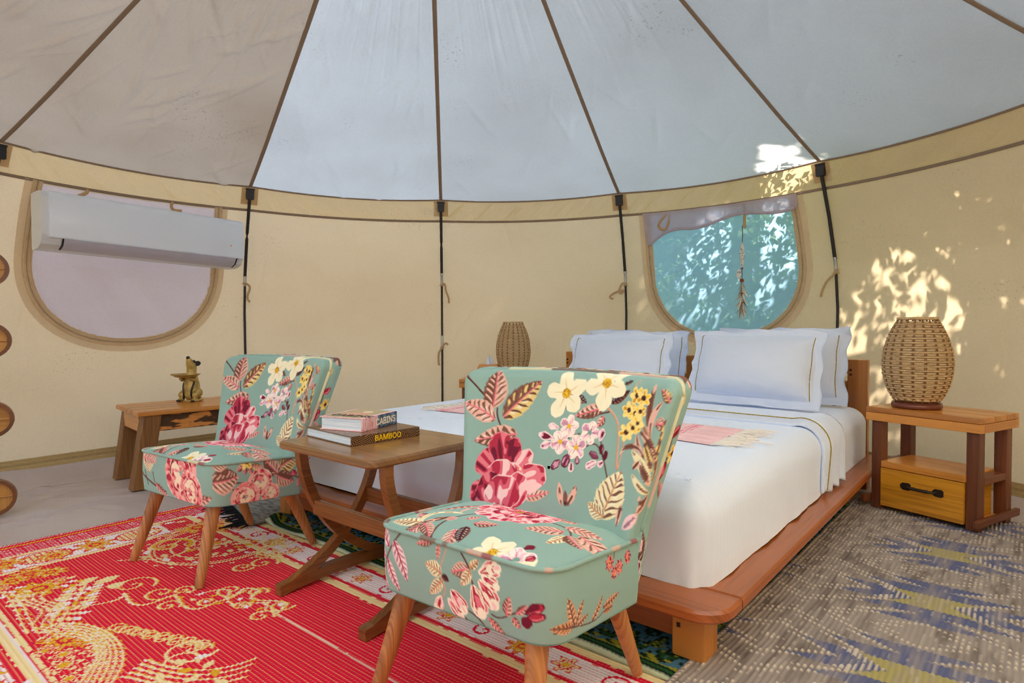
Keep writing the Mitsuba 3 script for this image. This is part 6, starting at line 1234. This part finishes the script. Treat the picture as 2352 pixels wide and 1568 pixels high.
led = trimesh.creation.icosphere(1, 0.004); led.apply_translation(acw(W_AC - 0.085, 0.004, 0.13)); part(ac, 'indicator_light', led, 'led_red', True)
# ------------------------------------------------------------------ feather ornament in the open window
matte('shell_white', proc(lambda p, n, uv: mix(lin(206, 208, 204), lin(120, 122, 122), smoothstep(0.6, 0.72, noise(p.x * 160, p.y * 160, p.z * 160)))), 0.7); matte('feather', lin(206, 200, 184), 0.9); matte('feather_grey', lin(128, 128, 124), 0.9); matte('bead_rust', lin(140, 74, 40), 0.6); matte('cord_dark', lin(60, 56, 54), 0.9)
orn = thing('feather_ornament', 'hanging ornament of shell, beads and white feathers in front of the open window', 'ornament')
c = onfacet(3, 0.172, 1.50, -0.045); cx, cy = c[0], c[1]
part(orn, 'cord', tube([(cx, cy, 1.50), (cx + .003, cy, 1.44), (cx, cy, 1.385)], 0.0022, 6), 'cord_dark', True)
ts = np.linspace(0, 1, 16); part(orn, 'shell', tube(np.stack([cx + 0 * ts, cy + 0 * ts, 1.392 - 0.165 * ts], 1), 0.0165 * np.sin(np.pi * (0.08 + 0.86 * ts)) ** 0.8, 10, flat=0.5, up=(U_[0], U_[1], 0.01)), 'shell_white', True)
disc = lathe([(0.001, -0.0015), (0.026, -0.001), (0.026, 0.001), (0.001, 0.0015)], 24); disc.apply_scale((0.6, 1.2, 1)); part(orn, 'shell_disc', move(move(disc, (0, 0, 0), 0, np.pi / 2), (cx - 0.022, cy - 0.006, 1.185), azim(3) - np.pi / 2), 'shell_white', True)
for z in (1.222, 1.150, 1.144, 1.138, 1.06, 1.0): 
    for q in range(5): part(orn, 'bead', move(trimesh.creation.icosphere(1, 0.0048), (cx + 0.009 * math.cos(q * 1.26) * (1 if 1.1 < z < 1.2 else .4), cy + 0.009 * math.sin(q * 1.26), z)), 'bead_rust', True)
rs = R2(23)
for j in range(46):
    z0 = 1.15 - 0.035 * (j % 5) if j < 30 else 1.03; L = rs.uniform(0.05, 0.13); a = rs.uniform(0, 6.28); sp = rs.uniform(0.008, 0.045)
    e = np.array([cx + sp * math.cos(a), cy + sp * math.sin(a), z0 - L]); b = np.array([cx, cy, z0]); tq = np.linspace(0, 1, 9)
    part(orn, 'feather', tube(spline([b, (b + e) / 2 + [0, 0, -.01], e], 9), 0.0065 * np.sin(np.pi * (0.05 + .9 * tq)) ** .7 + .0004, 5, flat=0.15, up=(math.cos(a * 2), math.sin(a * 2), .2)), 'feather' if j % 3 else 'feather_grey', True)
part(orn, 'cord', tube([(cx, cy, 1.24), (cx, cy, 0.98)], 0.0022, 6), 'cord_dark', True)
# ------------------------------------------------------------------ stand with oval wooden trays at the left edge
woodmat('wood_tray', lin(186, 132, 62), lin(122, 76, 30), 0.3, 18, 0.5, 0.5, coat=0.5); woodmat('wood_rim', lin(112, 66, 34), lin(70, 38, 20), 0.35, 40, 0.5, 0.7, coat=0.3)
st = thing('tray_stand', 'wooden stand with rounded oval trays, cut by the left picture edge', 'stand')
for j, z in enumerate((1.118, 0.795, 0.440, 0.088)):
    cen = np.array([-2.352 + 0.004 * j, 2.735, z]); rx, rz = 0.088, 0.083
    e = sg.Polygon([(rx * math.cos(a), rz * math.sin(a)) for a in np.linspace(0, 2 * np.pi, 60)[:-1]]); ins = e.buffer(-0.014)
    yaw = 0.62
    up_ = lambda m: move(m, (0, 0, 0), 0, np.pi / 2)
    pl_ = placer(cen, yaw)
    rim = trimesh.creation.extrude_polygon(e.difference(ins), 0.040, engine='earcut'); back = trimesh.creation.extrude_polygon(ins, 0.012, engine='earcut')
    r_ = wood_part(st, 'rim', up_(move(rim, (0, 0, -0.02))), 'wood_rim', 0, j, pl_); wood_part(st, 'tray', up_(move(back, (0, 0, -0.016))), 'wood_tray', 0 if j != 3 else 2, j, pl_)
    wood_part(st, 'rib', bx(-rx + .02, rx - .016, -0.008, 0.012, -0.003, 0.003, 0.002), 'wood_tray', 0, j + 9, pl_)
wood_part(st, 'post', bx(-0.02, 0.02, 0.025, 0.06, 0, 1.20, 0.004), 'wood_rim', 2, 3, placer((-2.39, 2.735, 0), 0.62))
